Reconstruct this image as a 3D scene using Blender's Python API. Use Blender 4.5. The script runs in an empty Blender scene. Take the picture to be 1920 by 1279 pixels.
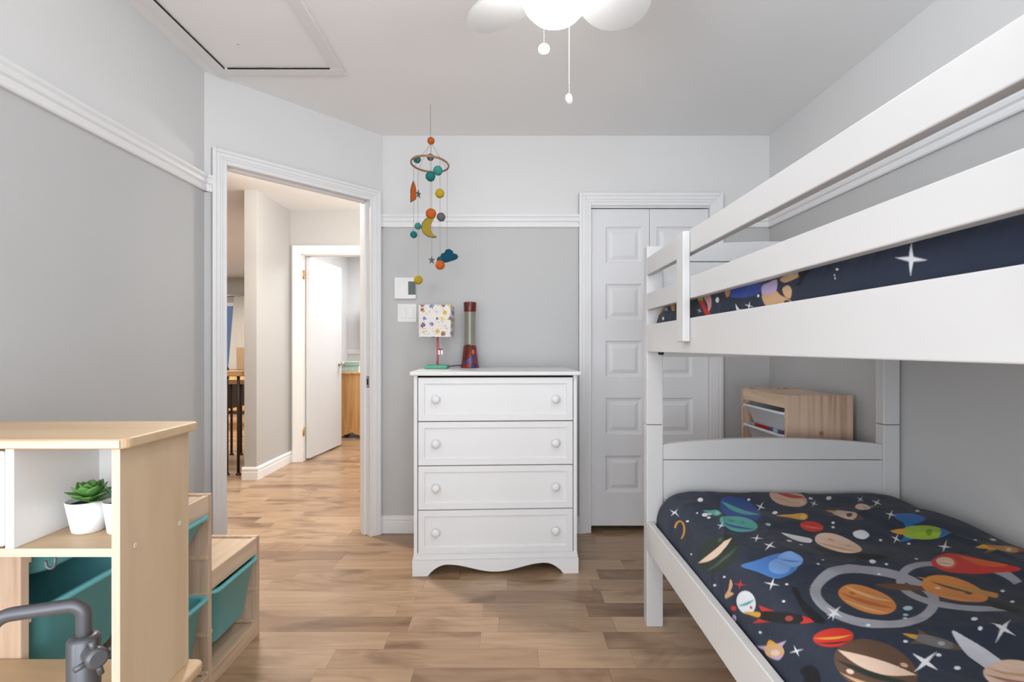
import bpy, bmesh, math, random
import numpy as np
from mathutils import Vector, Matrix
random.seed(7)
SC = bpy.context.scene
C = SC.collection
PI = math.pi
F = 930.0; CX = 955.0; CY = 651.0; EYE = 1.14      # lens of the photograph in pixels

# ------------------------------------------------------------------ camera, world, light, exposure
cam = bpy.data.objects.new('camera', bpy.data.cameras.new('camera')); C.objects.link(cam)
cam.data.sensor_width = 36; cam.data.lens = 36 * F / 1920
cam.location = (0, 0, EYE); cam.rotation_euler = (PI / 2, 0, 0)
cam.data.shift_x = (960 - CX) / 1920; cam.data.shift_y = (CY - 639.5) / 1920
cam.data.clip_start = 0.02
SC.camera = cam
SC.view_settings.view_transform = 'Standard'; SC.view_settings.look = 'None'
SC.view_settings.gamma = 1; SC.view_settings.use_curve_mapping = False
SC.view_settings.exposure = 0.19
w = bpy.data.worlds.new('daylight'); SC.world = w; w.use_nodes = True
bg = w.node_tree.nodes['Background']; bg.inputs[0].default_value = (0.80, 0.88, 1.0, 1); bg.inputs[1].default_value = 1.2

def area(name, loc, rot, sx, sy, power, col):
    l = bpy.data.lights.new(name, 'AREA'); l.shape = 'RECTANGLE'; l.size = sx; l.size_y = sy
    l.energy = power; l.color = col
    o = bpy.data.objects.new(name, l); C.objects.link(o); o.location = loc; o.rotation_euler = rot
    return o
# daylight through the bedroom's wide window behind the camera
area('window_daylight', (0.15, -1.62, 1.30), (-PI / 2 - math.radians(10), 0, PI), 2.5, 1.95, 58, (0.93, 0.97, 1.0))
area('side_fill_light', (-1.60, -.75, 1.30), (-PI / 2 - math.radians(10), 0, PI / 2), 1.1, 1.7, 48, (0.95, 0.98, 1.0))  # added fill from an unseen side window, brightens right wall and bunk
# hall, room beyond and living room: unseen lamps, positions guessed
hl = bpy.data.lights.new('hall_lamp', 'POINT'); hl.energy = 24; hl.color = (1.0, 0.93, 0.85); hl.shadow_soft_size = .035
ho = bpy.data.objects.new('hall_lamp', hl); C.objects.link(ho); ho.location = (-1.72, 3.50, 2.40)
hp = bpy.data.lights.new('hall_passage_fill', 'POINT'); hp.energy = 27; hp.color = (1.0, 0.96, 0.90); hp.shadow_soft_size = .08  # unseen fill behind the wall, added to brighten hall ceiling and walls
hq = bpy.data.objects.new('hall_passage_fill', hp); C.objects.link(hq); hq.location = (-.50, 4.05, 1.90)
area('hall_spot_lamp', (-1.80, 3.56, 2.46), Vector((.62, -.42, -1.0)).to_track_quat('-Z', 'Y').to_euler(), .22, .22, 33, (1.0, 0.87, 0.70))
area('far_room_lamp', (-1.0, 6.0, 2.47), (0, 0, 0), 1.0, 1.0, 42, (1.0, 0.98, 0.95))
area('living_lamp', (-4.6, 6.6, 2.47), (0, 0, 0), 1.6, 1.6, 130, (1.0, 0.95, 0.88))

# ------------------------------------------------------------------ materials
def mat(name, col, rough=0.5, metal=0.0, spec=0.5, **kw):
    m = bpy.data.materials.new(name); m.use_nodes = True
    b = m.node_tree.nodes['Principled BSDF']
    b.inputs['Base Color'].default_value = (*col, 1); b.inputs['Roughness'].default_value = rough
    b.inputs['Metallic'].default_value = metal; b.inputs['Specular IOR Level'].default_value = spec
    for k, v in kw.items(): b.inputs[k].default_value = v
    return m
def N(m, t, **kw):
    n = m.node_tree.nodes.new(t)
    for k, v in kw.items():
        if k.startswith('i_'): n.inputs[int(k[2:])].default_value = v
        else: setattr(n, k, v)
    return n
def L(m, a, b): m.node_tree.links.new(a, b)
def bump(m, h, dist, strength=0.3):
    b = N(m, 'ShaderNodeBump'); b.inputs['Distance'].default_value = dist; b.inputs['Strength'].default_value = strength
    L(m, h, b.inputs['Height']); L(m, b.outputs[0], m.node_tree.nodes['Principled BSDF'].inputs['Normal'])
def paint(name, col, rough=0.6, scale=220, dist=0.0006, spec=0.35):
    m = mat(name, col, rough, spec=spec)
    tc = N(m, 'ShaderNodeTexCoord'); n = N(m, 'ShaderNodeTexNoise'); n.inputs['Scale'].default_value = scale
    L(m, tc.outputs['Object'], n.inputs['Vector']); bump(m, n.outputs[0], dist)
    n2 = N(m, 'ShaderNodeTexNoise'); n2.inputs['Scale'].default_value = 1.3; n2.inputs['Detail'].default_value = 3
    L(m, tc.outputs['Object'], n2.inputs['Vector'])
    r = N(m, 'ShaderNodeValToRGB'); r.color_ramp.elements[0].position = 0.3; r.color_ramp.elements[1].position = 0.7
    r.color_ramp.elements[0].color = (*[c * 0.975 for c in col], 1); r.color_ramp.elements[1].color = (*col, 1)
    L(m, n2.outputs[0], r.inputs[0]); L(m, r.outputs[0], m.node_tree.nodes['Principled BSDF'].inputs['Base Color'])
    return m
def wood(name, stops, stretch=(30, 30, 2), rough=0.45, rings=0.0, knots=False, spec=0.4):
    m = mat(name, stops[0][1], rough, spec=spec); bs = m.node_tree.nodes['Principled BSDF']
    tc = N(m, 'ShaderNodeTexCoord'); mp = N(m, 'ShaderNodeMapping'); mp.inputs['Scale'].default_value = stretch
    L(m, tc.outputs['Object'], mp.inputs['Vector'])
    n = N(m, 'ShaderNodeTexNoise'); n.inputs['Scale'].default_value = 1.0; n.inputs['Detail'].default_value = 5; n.inputs['Distortion'].default_value = 0.6
    L(m, mp.outputs[0], n.inputs['Vector'])
    fac = n.outputs[0]
    if rings:
        mp2 = N(m, 'ShaderNodeMapping'); mp2.inputs['Scale'].default_value = tuple(s * 0.12 for s in stretch)
        L(m, tc.outputs['Object'], mp2.inputs['Vector'])
        n2 = N(m, 'ShaderNodeTexNoise'); n2.inputs['Scale'].default_value = 1.0; n2.inputs['Detail'].default_value = 1
        L(m, mp2.outputs[0], n2.inputs['Vector'])
        mu = N(m, 'ShaderNodeMath', operation='MULTIPLY'); mu.inputs[1].default_value = 60; L(m, n2.outputs[0], mu.inputs[0])
        sn = N(m, 'ShaderNodeMath', operation='SINE'); L(m, mu.outputs[0], sn.inputs[0])
        ma = N(m, 'ShaderNodeMath', operation='MULTIPLY_ADD'); ma.inputs[1].default_value = rings; L(m, sn.outputs[0], ma.inputs[0]); L(m, fac, ma.inputs[2])
        fac = ma.outputs[0]
    r = N(m, 'ShaderNodeValToRGB'); cr = r.color_ramp
    while len(cr.elements) < len(stops): cr.elements.new(0.5)
    for e, (p, c) in zip(cr.elements, stops): e.position = p; e.color = (*c, 1)
    L(m, fac, r.inputs[0]); out = r.outputs[0]
    if knots:
        v = N(m, 'ShaderNodeTexVoronoi'); v.inputs['Scale'].default_value = 7
        L(m, tc.outputs['Object'], v.inputs['Vector'])
        k = N(m, 'ShaderNodeValToRGB'); k.color_ramp.elements[0].position = 0.06; k.color_ramp.elements[1].position = 0.13
        k.color_ramp.elements[0].color = (0.28, 0.16, 0.12, 1); k.color_ramp.elements[1].color = (1, 1, 1, 1)
        L(m, v.outputs['Distance'], k.inputs[0])
        mx = N(m, 'ShaderNodeMix', data_type='RGBA', blend_type='MULTIPLY'); mx.inputs[0].default_value = 0.85
        L(m, out, mx.inputs[6]); L(m, k.outputs[0], mx.inputs[7]); out = mx.outputs[2]
    L(m, out, bs.inputs['Base Color']); bump(m, n.outputs[0], 0.0004, 0.2)
    return m

WU = paint('paint_wall_white', (0.74, 0.74, 0.742)); WL = paint('paint_wall_grey', (0.555, 0.558, 0.56))
WC = paint('paint_ceiling', (0.93, 0.93, 0.93)); TR = paint('paint_trim', (0.82, 0.82, 0.83), 0.35)
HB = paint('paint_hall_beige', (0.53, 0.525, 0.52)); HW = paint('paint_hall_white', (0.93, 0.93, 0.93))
FG = paint('paint_far_room', (0.74, 0.75, 0.77))
DW = paint('paint_door_white', (0.78, 0.78, 0.80), 0.4); HD = paint('paint_hall_door', (0.70, 0.71, 0.73), 0.35)
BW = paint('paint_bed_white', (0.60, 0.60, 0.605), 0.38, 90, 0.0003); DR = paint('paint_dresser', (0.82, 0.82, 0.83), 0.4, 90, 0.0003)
BLACK = mat('gap_shade', (0.01, 0.01, 0.01), 0.9); BLK = mat('black_plastic', (0.015, 0.015, 0.017), 0.4)  # first: shade inside open gaps and holes, put into the colour
WP = mat('white_plastic', (0.82, 0.82, 0.82), 0.35); BINW = mat('white_bin', (0.72, 0.75, 0.80), 0.4)
TEAL = mat('teal_plastic', (0.16, 0.52, 0.56), 0.42)
PINE = wood('pine', [(0.25, (0.50, 0.33, 0.215)), (0.5, (0.66, 0.48, 0.35)), (0.8, (0.73, 0.56, 0.43))], (45, 45, 2.5), rings=0.10, knots=False)
PINEK = wood('knotty_pine', [(0.22, (0.42, 0.26, 0.17)), (0.5, (0.64, 0.45, 0.33)), (0.8, (0.72, 0.53, 0.40))], (45, 45, 2.0), rings=0.14, knots=True)
PINEH = wood('pine_lengthwise', [(0.25, (0.58, 0.40, 0.26)), (0.5, (0.71, 0.53, 0.37)), (0.8, (0.77, 0.60, 0.45))], (45, 3, 45), rings=0.06)
BIRCH = wood('birch_ply', [(0.2, (0.50, 0.355, 0.215)), (0.5, (0.585, 0.435, 0.285)), (0.85, (0.64, 0.495, 0.34))], (16, 16, 1.6), rings=0.05)
BIRCHH = wood('birch_ply_top', [(0.2, (0.44, 0.29, 0.16)), (0.5, (0.53, 0.37, 0.22)), (0.85, (0.60, 0.45, 0.29))], (2, 16, 16), rings=0.05)
BEDGE = wood('birch_edge', [(0.2, (0.46, 0.33, 0.24)), (0.5, (0.62, 0.51, 0.40)), (0.85, (0.70, 0.60, 0.48))], (420, 3, 3))
BEDGEH = wood('birch_edge_lying', [(0.2, (0.46, 0.34, 0.25)), (0.5, (0.62, 0.52, 0.41)), (0.85, (0.70, 0.60, 0.49))], (3, 3, 420))
OAK = wood('oak', [(0.2, (0.55, 0.27, 0.09)), (0.5, (0.72, 0.39, 0.15)), (0.85, (0.80, 0.49, 0.22))], (20, 20, 2), rings=0.1)
STEEL = mat('grey_metal_plastic', (0.115, 0.12, 0.135), 0.36, 0.35); CHROME = mat('nickel', (0.6, 0.58, 0.55), 0.25, 1.0)
BRASS = mat('brass', (0.72, 0.5, 0.22), 0.3, 1.0); IRON = mat('bronze_iron', (0.035, 0.02, 0.015), 0.45, 0.3)
LEAF = mat('succulent_green', (0.10, 0.25, 0.055), 0.5); LEAF2 = mat('aloe_green', (0.03, 0.12, 0.07), 0.5)
SOIL = mat('soil', (0.03, 0.022, 0.018), 0.9)

def planks():
    m = mat('maple_planks', (0.5, 0.35, 0.22), 0.27, spec=0.5); bs = m.node_tree.nodes['Principled BSDF']
    def ma(op, a, b=None, c=None):
        n = N(m, 'ShaderNodeMath', operation=op)
        for i, v in enumerate((a, b, c)):
            if v is None: continue
            if isinstance(v, (int, float)): n.inputs[i].default_value = v
            else: L(m, v, n.inputs[i])
        return n.outputs[0]
    tc = N(m, 'ShaderNodeTexCoord'); sp = N(m, 'ShaderNodeSeparateXYZ'); L(m, tc.outputs['Object'], sp.inputs[0])
    x, y = sp.outputs[0], sp.outputs[1]
    W_ = 0.112; LEN = 0.52
    yr = ma('DIVIDE', ma('SUBTRACT', y, 0.0806), W_); row = ma('FLOOR', yr); fy = ma('FRACT', yr)
    wn = N(m, 'ShaderNodeTexWhiteNoise', noise_dimensions='1D'); L(m, row, wn.inputs['W'])
    xr = ma('ADD', ma('ADD', ma('DIVIDE', x, LEN), ma('MULTIPLY', wn.outputs[0], 7.3)), ma('MULTIPLY', ma('SINE', ma('ADD', ma('MULTIPLY', x, 4.7), ma('MULTIPLY', wn.outputs[0], 31))), .24)); col = ma('FLOOR', xr); fx = ma('FRACT', xr)
    cb = N(m, 'ShaderNodeCombineXYZ'); L(m, row, cb.inputs[0]); L(m, col, cb.inputs[1])
    w2 = N(m, 'ShaderNodeTexWhiteNoise', noise_dimensions='2D'); L(m, cb.outputs[0], w2.inputs['Vector'])
    rnd = w2.outputs[0]
    gx = ma('ADD', ma('MULTIPLY', x, 2.2), ma('MULTIPLY', rnd, 40)); gy = ma('MULTIPLY', y, 26)
    g = N(m, 'ShaderNodeCombineXYZ'); L(m, gx, g.inputs[0]); L(m, gy, g.inputs[1]); L(m, ma('MULTIPLY', rnd, 9), g.inputs[2])
    n = N(m, 'ShaderNodeTexNoise'); n.inputs['Scale'].default_value = 1; n.inputs['Detail'].default_value = 6; n.inputs['Distortion'].default_value = 1.2
    L(m, g.outputs[0], n.inputs['Vector'])
    g2 = N(m, 'ShaderNodeCombineXYZ'); L(m, ma('ADD', ma('MULTIPLY', x, 2.6), ma('MULTIPLY', rnd, 23)), g2.inputs[0]); L(m, ma('MULTIPLY', y, 7), g2.inputs[1]); L(m, ma('MULTIPLY', rnd, 31), g2.inputs[2])
    n2 = N(m, 'ShaderNodeTexNoise'); n2.inputs['Scale'].default_value = 1; n2.inputs['Detail'].default_value = 3; n2.inputs['Distortion'].default_value = 0.8
    L(m, g2.outputs[0], n2.inputs['Vector'])
    base = N(m, 'ShaderNodeValToRGB'); cr = base.color_ramp; cr.interpolation = 'LINEAR'
    cols = [(0.0, (0.27, 0.165, 0.10)), (0.10, (0.32, 0.20, 0.12)), (0.3, (0.395, 0.26, 0.16)), (0.65, (0.435, 0.29, 0.18)), (1.0, (0.485, 0.335, 0.215))]
    while len(cr.elements) < len(cols): cr.elements.new(0.5)
    for e, (p, c) in zip(cr.elements, cols): e.position = p; e.color = (*c, 1)
    L(m, rnd, base.inputs[0])
    gr = N(m, 'ShaderNodeValToRGB'); gr.color_ramp.elements[0].position = 0.25; gr.color_ramp.elements[1].position = 0.75
    gr.color_ramp.elements[0].color = (0.80, 0.77, 0.74, 1); gr.color_ramp.elements[1].color = (1.10, 1.09, 1.07, 1)
    L(m, n.outputs[0], gr.inputs[0])
    m1 = N(m, 'ShaderNodeMix', data_type='RGBA', blend_type='MULTIPLY'); m1.inputs[0].default_value = 1
    L(m, base.outputs[0], m1.inputs[6]); L(m, gr.outputs[0], m1.inputs[7])
    bl = N(m, 'ShaderNodeValToRGB'); bl.color_ramp.elements[0].position = 0.28; bl.color_ramp.elements[1].position = 0.50
    bl.color_ramp.elements[0].color = (0.52, 0.45, 0.41, 1); bl.color_ramp.elements[1].color = (1, 1, 1, 1)
    L(m, n2.outputs[0], bl.inputs[0])
    m2 = N(m, 'ShaderNodeMix', data_type='RGBA', blend_type='MULTIPLY'); m2.inputs[0].default_value = 0.9
    L(m, m1.outputs[2], m2.inputs[6]); L(m, bl.outputs[0], m2.inputs[7])
    ey = ma('MINIMUM', fy, ma('SUBTRACT', 1, fy)); ex = ma('MINIMUM', fx, ma('SUBTRACT', 1, fx))
    e = ma('MINIMUM', ma('MULTIPLY', ey, W_), ma('MULTIPLY', ex, LEN))
    sm = N(m, 'ShaderNodeMapRange'); sm.inputs[1].default_value = 0.0003; sm.inputs[2].default_value = 0.0014; sm.inputs[3].default_value = 0.62; sm.inputs[4].default_value = 1
    L(m, e, sm.inputs[0])
    m3 = N(m, 'ShaderNodeMix', data_type='RGBA', blend_type='MULTIPLY'); m3.inputs[0].default_value = 1
    L(m, m2.outputs[2], m3.inputs[6]); L(m, sm.outputs[0], m3.inputs[7])
    L(m, m3.outputs[2], bs.inputs['Base Color'])
    bump(m, sm.outputs[0], 0.0006, 0.35)
    return m
FLOOR = planks()

# ------------------------------------------------------------------ mesh helpers
class M:
    def __init__(s, mx=None): s.b = bmesh.new(); s.mx = mx; s.mi = 0
    def _fin(s, verts, smooth=False):
        fs = set(f for v in verts for f in v.link_faces)
        for f in fs: f.material_index = s.mi; f.smooth = smooth
        if s.mx: bmesh.ops.transform(s.b, matrix=s.mx, verts=list(verts))
    def box(s, x0, x1, y0, y1, z0, z1, bev=0.0, seg=2, mx=None):
        r = bmesh.ops.create_cube(s.b, size=1)['verts']
        for v in r: v.co = Vector(((x0 + x1) / 2 + v.co.x * (x1 - x0), (y0 + y1) / 2 + v.co.y * (y1 - y0), (z0 + z1) / 2 + v.co.z * (z1 - z0)))
        if bev > 0:
            bev = min(bev, 0.45 * min(abs(x1 - x0), abs(y1 - y0), abs(z1 - z0)))
            ed = list(set(e for v in r for e in v.link_edges))
            q = bmesh.ops.bevel(s.b, geom=ed, offset=bev, segments=seg, affect='EDGES', profile=0.5)
            r = list(set(v for f in q['faces'] for v in f.verts) | set(v for v in r if v.is_valid))
        if mx: bmesh.ops.transform(s.b, matrix=mx, verts=r)
        s._fin(r); return s
    def prism(s, pts, axis, a, b, bev=0.0, smooth=False):
        """extrude polygon pts (2d) along axis 'x','y','z' between a and b"""
        def P(u, v, t): return {'x': (t, u, v), 'y': (u, t, v), 'z': (u, v, t)}[axis]
        A = [s.b.verts.new(P(u, v, a)) for u, v in pts]; B = [s.b.verts.new(P(u, v, b)) for u, v in pts]
        n = len(pts)
        fa = s.b.faces.new(A[::-1]); fb = s.b.faces.new(B)
        for i in range(n): s.b.faces.new((A[i], A[(i + 1) % n], B[(i + 1) % n], B[i]))
        vs = A + B
        bmesh.ops.recalc_face_normals(s.b, faces=list(set(f for v in vs for f in v.link_faces)))
        if bev > 0:
            ed = list(set(fa.edges) | set(fb.edges))
            q = bmesh.ops.bevel(s.b, geom=ed, offset=bev, segments=2, affect='EDGES', profile=0.5)
            vs = list(set(v for f in q['faces'] for v in f.verts) | set(v for v in vs if v.is_valid))
        s._fin(vs, smooth); return s
    def rings(s, loops, closed=True, cap0=True, cap1=True, smooth=True):
        R = [[s.b.verts.new(p) for p in lp] for lp in loops]; n = len(R[0])
        for a, b in zip(R, R[1:]):
            for i in range(n if closed else n - 1):
                s.b.faces.new((a[i], a[(i + 1) % n], b[(i + 1) % n], b[i]))
        caps = []
        if cap0: caps.append(s.b.faces.new(R[0][::-1]))
        if cap1: caps.append(s.b.faces.new(R[-1]))
        vs = [v for r in R for v in r]
        bmesh.ops.recalc_face_normals(s.b, faces=list(set(f for v in vs for f in v.link_faces)))
        s._fin(vs, smooth)
        for f in caps: f.smooth = False
        return s
    def lathe(s, prof, c=(0, 0, 0), n=28, ax=None, sx=1, sy=1):
        """prof: (r,z) list. ax: direction vector of the axis"""
        q = Vector((0, 0, 1)).rotation_difference(Vector(ax).normalized()).to_matrix() if ax else Matrix.Identity(3)
        c = Vector(c); loops = []
        for r, z in prof:
            r = max(r, 1e-5)
            loops.append([c + q @ Vector((r * sx * math.cos(2 * PI * i / n), r * sy * math.sin(2 * PI * i / n), z)) for i in range(n)])
        return s.rings(loops)
    def cyl(s, p0, p1, r, r1=None, n=16):
        p0, p1 = Vector(p0), Vector(p1); d = p1 - p0
        return s.lathe([(r, 0), (r1 if r1 is not None else r, d.length)], p0, n, d)
    def tube(s, pts, r, n=10):
        pts = [Vector(p) for p in pts]; loops = []; up = None
        for i, p in enumerate(pts):
            d = (pts[min(i + 1, len(pts) - 1)] - pts[max(i - 1, 0)]).normalized()
            if up is None: up = d.orthogonal().normalized()
            up = (up - d * up.dot(d)).normalized(); sd = d.cross(up)
            loops.append([p + (up * math.cos(2 * PI * k / n) + sd * math.sin(2 * PI * k / n)) * r for k in range(n)])
        return s.rings(loops)
    def ball(s, c, r, sx=1, sy=1, sz=1, n=20, fuzz=0.0, seed=0):
        q = bmesh.ops.create_uvsphere(s.b, u_segments=n, v_segments=n // 2, radius=r)['verts']
        rr = random.Random(seed)
        for v in q:
            k = 1 + (rr.random() - 0.5) * fuzz
            v.co = Vector((v.co.x * sx * k, v.co.y * sy * k, v.co.z * sz * k)) + Vector(c)
        s._fin(q, True); return s
    def nested(s, x0, x1, z0, z1, y, steps):
        """rectangular frame of steps (inset, depth) facing -y, filled in the middle"""
        loops = [[(x0, y, z0), (x1, y, z0), (x1, y, z1), (x0, y, z1)]]
        for ins, d in steps:
            loops.append([(x0 + ins, y + d, z0 + ins), (x1 - ins, y + d, z0 + ins), (x1 - ins, y + d, z1 - ins), (x0 + ins, y + d, z1 - ins)])
        R = [[s.b.verts.new(p) for p in lp] for lp in loops]
        for a, b in zip(R, R[1:]):
            for i in range(4): s.b.faces.new((a[i], a[(i + 1) % 4], b[(i + 1) % 4], b[i]))
        s.b.faces.new(R[-1])
        s._fin([v for r in R for v in r]); return s
    def quad(s, *p):
        v = [s.b.verts.new(q) for q in p]; s.b.faces.new(v); s._fin(v); return s

WO = {}     # world offset already taken up by a parent
def setp(o, label=None, cat=None, group=None, kind=None):
    for k, v in (('label', label), ('category', cat), ('group', group), ('kind', kind)):
        if v: o[k] = v
    return o
def mk(name, m, mats, parent=None, label=None, cat=None, group=None, kind=None, origin=None):
    me = bpy.data.meshes.new(name); b = m.b
    if parent is None:
        if origin is None:
            xs = [v.co for v in b.verts]
            origin = Vector(((min(v.x for v in xs) + max(v.x for v in xs)) / 2, (min(v.y for v in xs) + max(v.y for v in xs)) / 2, min(v.z for v in xs)))
        origin = Vector(origin)
    else: origin = WO[parent.name]
    bmesh.ops.translate(b, verts=b.verts, vec=-origin)
    b.to_mesh(me); b.free()
    for x in (mats if isinstance(mats, (list, tuple)) else [mats]): me.materials.append(x)
    o = bpy.data.objects.new(name, me); C.objects.link(o)
    if parent: o.parent = parent
    else: o.location = origin
    WO[o.name] = origin
    return setp(o, label, cat, group, kind)
def thing(name, label, cat, loc, rotz=0, group=None, local=False, kind=None):
    o = bpy.data.objects.new(name, None); o.empty_display_size = 0.1; C.objects.link(o)
    o.location = loc; o.rotation_euler = (0, 0, rotz)
    WO[o.name] = Vector((0, 0, 0)) if local else Vector(loc)
    return setp(o, label, cat, group, kind)
def st(name, m, mats, parent=None): return mk(name, m, mats, parent, kind=None if parent else 'structure', origin=(0, 0, 0) if parent is None else None)
def rrect(w, d, r, n=5):
    """rounded rectangle loop centred on 0"""
    pts = []
    for cx, cy, a0 in ((w / 2 - r, d / 2 - r, 0), (-w / 2 + r, d / 2 - r, 90), (-w / 2 + r, -d / 2 + r, 180), (w / 2 - r, -d / 2 + r, 270)):
        for i in range(n + 1):
            a = math.radians(a0 + 90 * i / n); pts.append((cx + r * math.cos(a), cy + r * math.sin(a)))
    return pts
def dup(root, loc, label=None, group=None):
    r = root.copy(); C.objects.link(r); r.location = loc
    if label: r['label'] = label
    if group: r['group'] = group
    for ch in root.children:
        c = ch.copy(); C.objects.link(c); c.parent = r
        for g in ch.children:
            d = g.copy(); C.objects.link(d); d.parent = c
    return r

# ------------------------------------------------------------------ room shell
XL, XR, YB, YN, H = -1.437, 1.60, 3.05, -1.52, 2.44
AX, AY, BX = XL, 2.336, -0.777                       # the slanted door wall runs from (AX,AY) to (BX,YB)
HH = 2.49                                            # hall ceiling
RZ = 1.90                                            # colour change behind the picture rail
dv = Vector((BX - AX, YB - AY, 0)); DL = dv.length; dv.normalize()
nv = Vector((-dv.y, dv.x, 0))                        # towards the hall
DM = Matrix(((dv.x, nv.x, 0, AX), (dv.y, nv.y, 0, AY), (0, 0, 1, 0), (0, 0, 0, 1)))
st('floor', M().box(-8.2, 1.9, -1.8, 9.9, -0.08, 0), FLOOR)
m = M(); m.prism([(XL - .02, YN - .1), (XR + .02, YN - .1), (XR + .02, YB + .02), (BX, YB + .02), (AX - .02, AY)], 'z', H, H + 0.04); st('ceiling', m, WC)
st('ceiling_hall', M().box(-8.2, 1.9, -1.8, 9.9, HH, HH + 0.05), HW)
def two(m, x0, x1, y0, y1, z0=0, z1=HH, split=RZ):
    if z0 < split: m.mi = 0; m.box(x0, x1, y0, y1, z0, min(split, z1))
    if z1 > split: m.mi = 1; m.box(x0, x1, y0, y1, max(split, z0), z1)
LY0, LY1, LZ0, LZ1 = -1.30, -.20, .45, 2.15  # opening of the unseen side window, added for its fill light
m = M(); two(m, XL - .12, XL, YN - .1, LY0); two(m, XL - .12, XL, LY1, AY); two(m, XL - .12, XL, LY0, LY1, 0, LZ0); two(m, XL - .12, XL, LY0, LY1, LZ1); st('wall_left', m, [WL, WU])
m = M()
for a in ((LY0, LY0 + .05, LZ0, LZ1), (LY1 - .05, LY1, LZ0, LZ1), (LY0, LY1, LZ0, LZ0 + .05), (LY0, LY1, LZ1 - .05, LZ1)): m.box(XL - .08, XL + .015, a[0], a[1], a[2], a[3], .004)
st('added_side_window', m, TR)  # frame of the added side window, out of view
m = M(); two(m, XR, XR + .12, YN - .1, YB + .9); st('wall_right', m, [WL, WU])
CX0, CX1, CZ = 0.498, 1.236, 2.012
m = M(); two(m, BX, CX0, YB, YB + .11); two(m, CX1, XR, YB, YB + .11); two(m, CX0, CX1, YB, YB + .11, CZ); st('wall_back', m, [WL, WU])
DS0, DS1, DZ = 0.073, 0.897, 2.044
m = M(DM); two(m, 0, DS0, 0, .11); two(m, DS1, DL, 0, .11); two(m, DS0, DS1, 0, .11, DZ); st('wall_door', m, [WL, WU])
m = M()                                              # wall behind the camera with its wide window
WX0, WX1, WZ0, WZ1 = -1.15, 1.45, 0.25, 2.3
for a in ((XL, WX0, 0, HH), (WX1, XR, 0, HH), (WX0, WX1, 0, WZ0), (WX0, WX1, WZ1, HH)): two(m, a[0], a[1], YN - .1, YN, a[2], a[3])
st('wall_near', m, [WL, WU])
m = M()
for a in ((WX0, WX0 + .05, WZ0, WZ1), (WX1 - .05, WX1, WZ0, WZ1), (WX0, WX1, WZ0, WZ0 + .05), (WX0, WX1, WZ1 - .05, WZ1)): m.box(a[0], a[1], YN - .07, YN + .015, a[2], a[3], .004)
st('window_1', m, TR)
m = M()                                              # closet interior
m.box(0.3, 1.6, YB + .78, YB + .84, 0, HH); m.box(0.3, 0.36, YB + .11, YB + .78, 0, HH); m.box(0.36, 1.6, YB + .11, YB + .78, 2.3, 2.34); st('wall_closet', m, DW)

# mouldings: profile (out, z) swept along wall directions
def strip(name, p0, p1, nrm, prof, parent=None, matr=TR):
    p0, p1, nrm = Vector(p0), Vector(p1), Vector(nrm).normalized()
    loops = [[p + nrm * u + Vector((0, 0, z)) for u, z in prof] for p in (p0, p1)]
    return loops
RAIL = [(0, 1.874), (.012, 1.874), (.016, 1.880), (.016, 1.893), (.011, 1.897), (.011, 1.905), (.019, 1.912), (.022, 1.925), (.017, 1.932), (.024, 1.940), (.026, 1.950), (0, 1.953)]
BASE = [(0, 0), (.015, 0), (.015, .066), (.012, .070), (.012, .082), (.016, .085), (.014, .096), (.006, .104), (0, .106)]
def trim(name, segs, prof, mt=TR):
    m = M()
    for p0, p1, n in segs: m.rings(strip('', p0, p1, n, prof), smooth=False)
    return st(name, m, mt)
dn = -nv
Pd = lambda s_: (AX + dv.x * s_, AY + dv.y * s_, 0)
trim('trim_1', [((XL, YN, 0), (XL, AY + .008, 0), (1, 0, 0))], RAIL)
trim('trim_2', [(Pd(-0.004), Pd(0.034), dn), (Pd(0.94), Pd(DL + .006), dn)], RAIL)
trim('trim_3', [((BX - .006, YB, 0), (0.428, YB, 0), (0, -1, 0)), ((1.32, YB, 0), (XR, YB, 0), (0, -1, 0))], RAIL)
trim('trim_4', [((XR, YN, 0), (XR, YB, 0), (-1, 0, 0))], RAIL)
trim('baseboard_left', [((XL, YN, 0), (XL, AY, 0), (1, 0, 0))], BASE)
trim('baseboard_back', [((BX - .003, YB, 0), (0.428, YB, 0), (0, -1, 0)), ((1.32, YB, 0), (XR, YB, 0), (0, -1, 0))], BASE)
trim('baseboard_door', [(Pd(0.945), Pd(DL + .003), dn)], BASE)
trim('baseboard_right', [((XR, YN, 0), (XR, YB, 0), (-1, 0, 0))], BASE)

def casing(m, x0, x1, zt, wd=.072, y=0.0, s=-1):
    """moulded casing round an opening x0..x1 up to zt on a wall face at y; s=-1 sticks out towards -y"""
    for a, b, t in ((0, wd, .012), (.016, wd, .016), (wd * .42, wd, .020), (wd * .72, wd, .025)):
        y0, y1 = (y - t, y) if s < 0 else (y, y + t)
        a2 = a if a else -.004
        m.box(x0 - b, x0 - a2, y0, y1, 0, zt + b, .003); m.box(x1 + a2, x1 + b, y0, y1, 0, zt + b, .003)
        m.box(x0 - a2, x1 + a2, y0, y1, zt + a2, zt + b, .003)
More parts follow.
